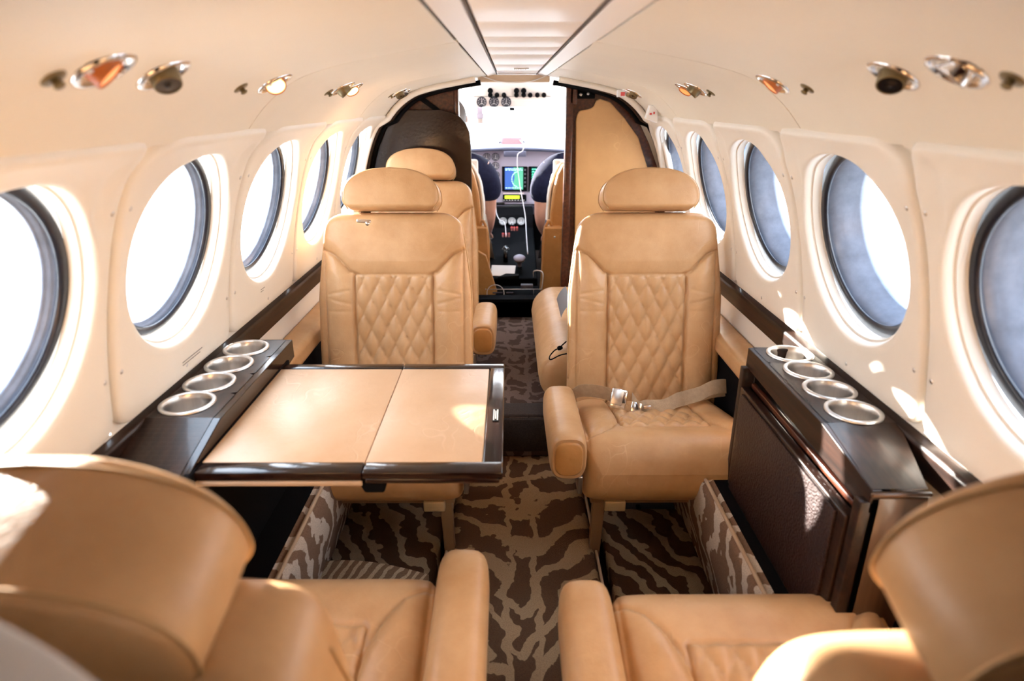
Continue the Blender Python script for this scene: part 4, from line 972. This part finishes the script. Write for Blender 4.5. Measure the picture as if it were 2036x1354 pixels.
# ------------------------------------------------------------------ pilots and their seats
def skinned(name, verts, edges, radii, mat_, parent, root=0, sub=2, label=None):
    me = bpy.data.meshes.new(name); b = BASE[parent.name]
    me.from_pydata([tuple(np.array(v) - np.array(b)) for v in verts], edges, []); o = bpy.data.objects.new(name, me); C.objects.link(o)
    md = o.modifiers.new('skin', 'SKIN'); md.use_smooth_shade = True; md.branch_smoothing = .4
    if not me.skin_vertices: me.skin_vertices.new()
    sv = me.skin_vertices[0].data
    for i, r in enumerate(radii):
        sv[i].radius = (r, r) if np.isscalar(r) else r; sv[i].use_root = (i == root)
    ms = o.modifiers.new('sub', 'SUBSURF'); ms.levels = sub; ms.render_levels = sub
    dg = bpy.context.evaluated_depsgraph_get(); nm = bpy.data.meshes.new_from_object(o.evaluated_get(dg))
    o.modifiers.clear(); o.data = nm; nm.materials.clear(); nm.materials.append(mat_)
    for p_ in nm.polygons: p_.use_smooth = True
    o.parent = parent; BASE[o.name] = b
    if label: o['label'] = label
    return o
def hand(Wp, D, Up, s, verts, edges, radii, wrist_i):
    """palm plus five fingers grown from the wrist vertex"""
    D = np.array(D, float); D /= np.linalg.norm(D); Up = np.array(Up, float); Up -= D * (D @ Up); Up /= np.linalg.norm(Up); Sd = np.cross(D, Up) * s
    W = np.array(Wp, float); base = len(verts)
    verts.append(W + D * .035); radii.append((.030, .016)); edges.append((wrist_i, base)); pi_ = base
    verts.append(W + D * .065); radii.append((.034, .015)); edges.append((pi_, base + 1)); pj = base + 1
    for k, L_ in zip((-1.5, -.5, .5, 1.5), (.062, .072, .068, .052)):
        a = W + D * .078 + Sd * k * .019; b_ = a + D * L_ * .5 - Up * .008; c_ = b_ + D * L_ * .28 - Up * L_ * .30; d_ = c_ - Up * L_ * .30 + D * .004
        i0 = len(verts); verts.extend([a, b_, c_, d_]); radii.extend([.0095, .0085, .008, .007]); edges.extend([(pj, i0), (i0, i0 + 1), (i0 + 1, i0 + 2), (i0 + 2, i0 + 3)])
    a = W + D * .03 - Sd * .032; b_ = a + D * .028 - Sd * .018 - Up * .008; c_ = b_ + D * .026 - Up * .012; i0 = len(verts)
    verts.extend([a, b_, c_]); radii.extend([.012, .010, .0085]); edges.extend([(pi_, i0), (i0, i0 + 1), (i0 + 1, i0 + 2)])
def pilot(cx, inner, label, trousers, el, wr):
    """inner = +1 if the aisle is on +x side of the pilot; visible arm is the inner one"""
    yb = 3.47
    t = thing('person', label, 'person', (cx, yb, -.66))
    V = [(cx, yb, -.66), (cx, yb, -.52), (cx, yb - .01, -.40), (cx, yb - .01, -.30), (cx, yb, -.245), (cx, yb + .01, -.20)]
    R = [(.15, .11), (.14, .10), (.155, .105), (.14, .09), (.055, .055), (.052, .052)]; E = [(0, 1), (1, 2), (2, 3), (3, 4), (4, 5)]
    # head, slightly bowed towards the panel
    hd = [(cx, yb + .02, -.15), (cx, yb + .035, -.10), (cx, yb + .035, -.04), (cx, yb + .03, -.005)]
    hr = [(.058, .062), (.072, .085), (.070, .086), (.045, .055)]; b0 = len(V); V += hd; R += hr; E += [(5, b0), (b0, b0 + 1), (b0 + 1, b0 + 2), (b0 + 2, b0 + 3)]
    for s in (1, -1):
        i0 = len(V); sx = cx + s * inner * .165
        if s == 1: e_, w_ = np.array(el), np.array(wr)
        else: e_, w_ = np.array((cx - inner * .235, yb + .10, -.56)), np.array((cx - inner * .12, yb + .34, -.57))
        V += [(sx, yb, -.325), tuple((np.array((sx, yb, -.325)) + e_) / 2 + np.array((inner * s * .012, 0, 0))), tuple(e_), tuple((e_ + w_) / 2), tuple(w_)]
        R += [.062, .052, .042, .038, .027]; E += [(3, i0), (i0, i0 + 1), (i0 + 1, i0 + 2), (i0 + 2, i0 + 3), (i0 + 3, i0 + 4)]
        hand(w_, w_ - e_, (0, 0, 1), inner * s, V, E, R, i0 + 4)
    for s in (1, -1):   # legs
        i0 = len(V); V += [(cx + s * .09, yb + .03, -.68), (cx + s * .12, yb + .25, -.66), (cx + s * .13, yb + .44, -.665), (cx + s * .11, yb + .50, -.80), (cx + s * .10, yb + .52, -.93), (cx + s * .10, yb + .60, -.95)]
        R += [.085, .075, .058, .05, .038, .035]; E += [(0, i0), (i0, i0 + 1), (i0 + 1, i0 + 2), (i0 + 2, i0 + 3), (i0 + 3, i0 + 4), (i0 + 4, i0 + 5)]
    body = skinned('body', V, E, R, M_skin, t)
    # shirt with short sleeves, trousers, hair, face details
    V = [(cx, yb, -.70), (cx, yb, -.52), (cx, yb - .01, -.40), (cx, yb - .01, -.305), (cx, yb, -.262)]; R = [(.17, .13), (.165, .125), (.185, .13), (.175, .118), (.075, .072)]; E = [(0, 1), (1, 2), (2, 3), (3, 4)]
    for s in (1, -1):
        sx = cx + s * inner * .168; e_ = np.array(el) if s == 1 else np.array((cx - inner * .235, yb + .10, -.56)); a = np.array((sx, yb, -.316)); i0 = len(V)
        V += [tuple(a), tuple(a + (e_ - a) * .35 + np.array((inner * s * .014, 0, 0))), tuple(a + (e_ - a) * .74 + np.array((inner * s * .010, 0, 0)))]; R += [.104, .086, .072]; E += [(3, i0), (i0, i0 + 1), (i0 + 1, i0 + 2)]
    skinned('shirt', V, E, R, M_navy, t, label='dark navy short sleeved shirt')
    V = [(cx, yb + .0, -.71)]; R = [(.16, .125)]; E = []
    for s in (1, -1):
        i0 = len(V); V += [(cx + s * .09, yb + .05, -.69), (cx + s * .12, yb + .25, -.665), (cx + s * .13, yb + .44, -.67), (cx + s * .11, yb + .50, -.80), (cx + s * .10, yb + .52, -.90)]
        R += [.092, .080, .066, .060, .054]; E += [(0, i0), (i0, i0 + 1), (i0 + 1, i0 + 2), (i0 + 2, i0 + 3), (i0 + 3, i0 + 4)]
    skinned('trousers', V, E, R, trousers, t)
    mb = MB(); P = []
    for i in range(15):
        f = i / 14 * PI * .62; P.append([(cx + .083 * math.sin(f) * math.cos(a), yb + .022 + .098 * math.sin(f) * math.sin(a) - .012, -.075 + .098 * math.cos(f)) for a in np.linspace(0, 2 * PI, 28, endpoint=False)])
    mb.grid(np.transpose(np.array(P), (1, 0, 2)), True, closeu=True); put('hair', mb, M_hair, t)
    mb = MB()
    for s in (-1, 1): mb.lathe([(.0, -.004), (.018, 0), (.016, .008), (.0, .010)], (cx + s * .078, yb + .03, -.085), (s, 0, 0), 12)
    mb.box((cx, yb + .135, -.095), (.018, .035, .035), .008); put('ears_and_nose', mb, M_skin, t)
    mb = MB()
    for s in (-1, 1): mb.lathe([(.009, 0), (.006, .004), (0, .005)], (cx + s * .03, yb + .112, -.075), (0, 1, 0), 10)
    mb.box((cx, yb + .112, -.13), (.04, .006, .006), .002); put('eyes_and_mouth', mb, M_mark, t)
    return t
pilot(-.305, 1, 'person in navy shirt in the left cockpit seat, seen from behind', M_khaki, (-.115, 3.50, -.585), (-.128, 3.66, -.70))
pilot(.375, -1, 'person in navy shirt in the right cockpit seat, seen from behind', M_jeans, (.175, 3.47, -.60), (.205, 3.62, -.705))
def pilot_seat(cx, s, label):
    """s = +1: aisle side towards +x"""
    t = thing('cockpit_seat', label, 'seat', (cx, 3.3, -.97))
    X = lambda h: cx + s * h
    mb = MB(); slab(mb, (cx, 3.20, -.66), (s, 0, 0), (0, 1, 0), (0, 0, 1), .46, lambda q: .20, .045, .06, 30, 24, .04, .05, 8); put('seat_cushion', mb, M_fleece, t, 'white sheepskin cover')
    mb = MB(); prof = [(.13, -.28), (.155, -.33), (.175, -.42), (.182, -.50), (.188, -.60), (-.188, -.60), (-.182, -.50), (-.16, -.34), (-.13, -.28)]
    mb.prism([(X(a), b) for a, b in (prof if s > 0 else prof[::-1])], 3.14, 3.20, bev=.012, smooth=False); put('back_shell', mb, M_leaD, t, 'brown leather seat back')
    mb = MB(); P = []
    pr = catmull([(.10, -.265), (.14, -.29), (.172, -.36), (.188, -.45), (.192, -.56)], 8)
    for i, (a, b) in enumerate(pr): P.append([(X(a + .011 * math.cos(q)) + .0015 * math.sin(37 * i + 5 * q), 3.215 + .028 * math.sin(q), b + .002 * math.sin(23 * i)) for q in np.linspace(0, 2 * PI, 14, endpoint=False)])
    mb.grid(np.transpose(np.array(P), (1, 0, 2)), True, closeu=True); mb.box((cx, 3.225, -.43), (.34, .03, .33), .012); put('sheepskin_cover', mb, M_fleece, t, 'white fleece edge of the seat cover')
    mb = MB(); mb.prism([(X(.215), -.575), (X(.135), -.575), (X(.120), -.585), (X(.120), -.96), (X(.235), -.96)], 3.08, 3.15, bev=.006); put('side_box', mb, M_leaD, t, 'brown leather side box')
    mb = MB(); mb.lathe([(.005, 0), (.005, .002), (0, .003)], (X(.165), 3.08, -.62), (0, -1, 0), 10); put('rivet', mb, M_steel, t)
    mb = MB(); mb.tube(catmull([(X(.18), 3.12, -.57), (X(.195), 3.10, -.545), (X(.215), 3.10, -.60), (X(.22), 3.10, -.70), (X(.215), 3.1, -.80)], 6), .007, 8); put('grab_tube', mb, M_leaD, t)
    mb = MB(); mb.box((cx, 3.4, -.84), (.34, .36, .26), .01); put('seat_base', mb, M_black, t)
    return t
p1 = pilot_seat(-.325, 1, 'brown leather cockpit seat at left with fleece cover')
mb = MB(); mb.prism([(-.20, -.65), (-.115, -.70), (-.062, -.885), (-.14, -.985), (-.20, -.97)], 3.02, 3.05, bev=.004); put('map_pocket', mb, M_leaD, p1, 'brown leather pocket flap')
pilot_seat(.385, -1, 'brown leather cockpit seat at right with fleece cover')
gc = thing('wiring_cover', 'dark green patterned cover beside the right cockpit seat', 'cover', (.27, 3.25, -.6))
mb = MB(); mb.box((.262, 3.22, -.50), (.035, .03, .19), .01); put('cover_cloth', mb, mat('green_speckled_cloth', (.02, .09, .03), .8, noise=.9, nscale=90), gc)

# ------------------------------------------------------------------ under-seat carpets and loose mat
mb = MB(); mb.box((.405, 1.32, -1.185), (.285, .62, .05), .012); wr = carpet('carpet_pad', mb, M_zebW, 'zebra striped carpet pad under the belted right seat', (.40, 1.3, -1.21)); wr.location = (.40, 1.3, -1.21)
mb = MB(); mb.box((-.345, 1.50, -1.185), (.30, .42, .05), .012); wr = carpet('carpet_pad', mb, M_zebW, 'zebra striped carpet pad under the table seat', (-.34, 1.3, -1.21))
P = np.array([[(-.53 + .32 * u, 1.20 + .12 * v, -1.145 + .035 * math.sin(2.6 * u + .5) * v + .02 * (1 - u) * v) for v in np.linspace(0, 1, 14)] for u in np.linspace(0, 1, 24)])
mb = MB(); mb.sheet(P, (0, 0, -.02)); carpet('loose_mat', mb, zebra('zebra_mat', (.26, .17, .11), (.60, .47, .32), 8, cx=-.38, fan=4, y0=1.5), 'loose pale zebra carpet mat on the floor in front of the table seat', (-.36, 1.15, -1.21))

# pale grey headrest at the very left bottom corner (seat row beside the camera)
gh = thing('grey_headrest', 'blurred pale grey padded headrest in the bottom left corner', 'headrest', (-.36, .17, -.60))
mb = MB(); slab(mb, (-.315, .17, -.41), (1, 0, 0), (0, 0, 1), (0, -1, 0), .23, lambda q: .165 * (1 - max(0, (q - .08) / .15) ** 2.2) ** .5 + .002, .05, .05, 40, 40, .02, .004, 6); put('pad', mb, M_greyl, gh)
mb = MB()
for x in (-.40, -.26): mb.tube([(x, .17, -.60), (x, .17, -.36)], .007, 8)
mb.box((-.33, .17, -.90), (.38, .09, .62), .03); put('seat_back', mb, M_greyl, gh)

# ------------------------------------------------------------------ outside
mb = MB(); mb.box((0, 20, -2.45), (160, 160, .1)); struct('ground', mb, M_conc, 'pale concrete apron outside', 'ground')
nc = thing('engine_cowling', 'pale blue grey engine cowling and wing outside the right windows', 'engine', (2.5, 4.0, -1.2))
mb = MB(); P = []
for y in np.linspace(0, 1, 26):
    r = .36 * (math.sin(PI * min(1, .10 + y * .62))) ** .45; P.append([(2.55 + r * math.cos(a), 2.3 + 4.2 * (1 - y), -.55 + r * .95 * math.sin(a)) for a in np.linspace(0, 2 * PI, 32, endpoint=False)])
mb.grid(np.transpose(np.array(P), (1, 0, 2)), True, closeu=True); put('cowling', mb, M_nac, nc)
mb = MB(); mb.prism([(1.2, -1.02), (2.0, -.88), (3.4, -.93), (3.9, -1.02), (3.4, -1.10), (2.0, -1.12)], .82, 7.5, axis='X', bev=.01); put('wing', mb, M_nac, nc)
mb = MB(); mb.lathe([(.10, 0), (.11, .10), (.08, .22), (0, .30)], (2.55, 6.5, -.5), (0, 1, 0), 24); put('spinner', mb, M_steel, nc)
# unseen rear wall, added close and dark to shade the nearest headrest backs
mb = MB(); mb.box((XC, Y0 - .02, -.55), (1.5, .03, 1.4)); struct('wall_back', mb, M_woodR, 'unseen dark rear bulkhead added behind the camera to shut out light', 'wall')

for o in list(S.objects):
    if o.parent is None and o.type not in ('LIGHT',): o.location.z += ZC
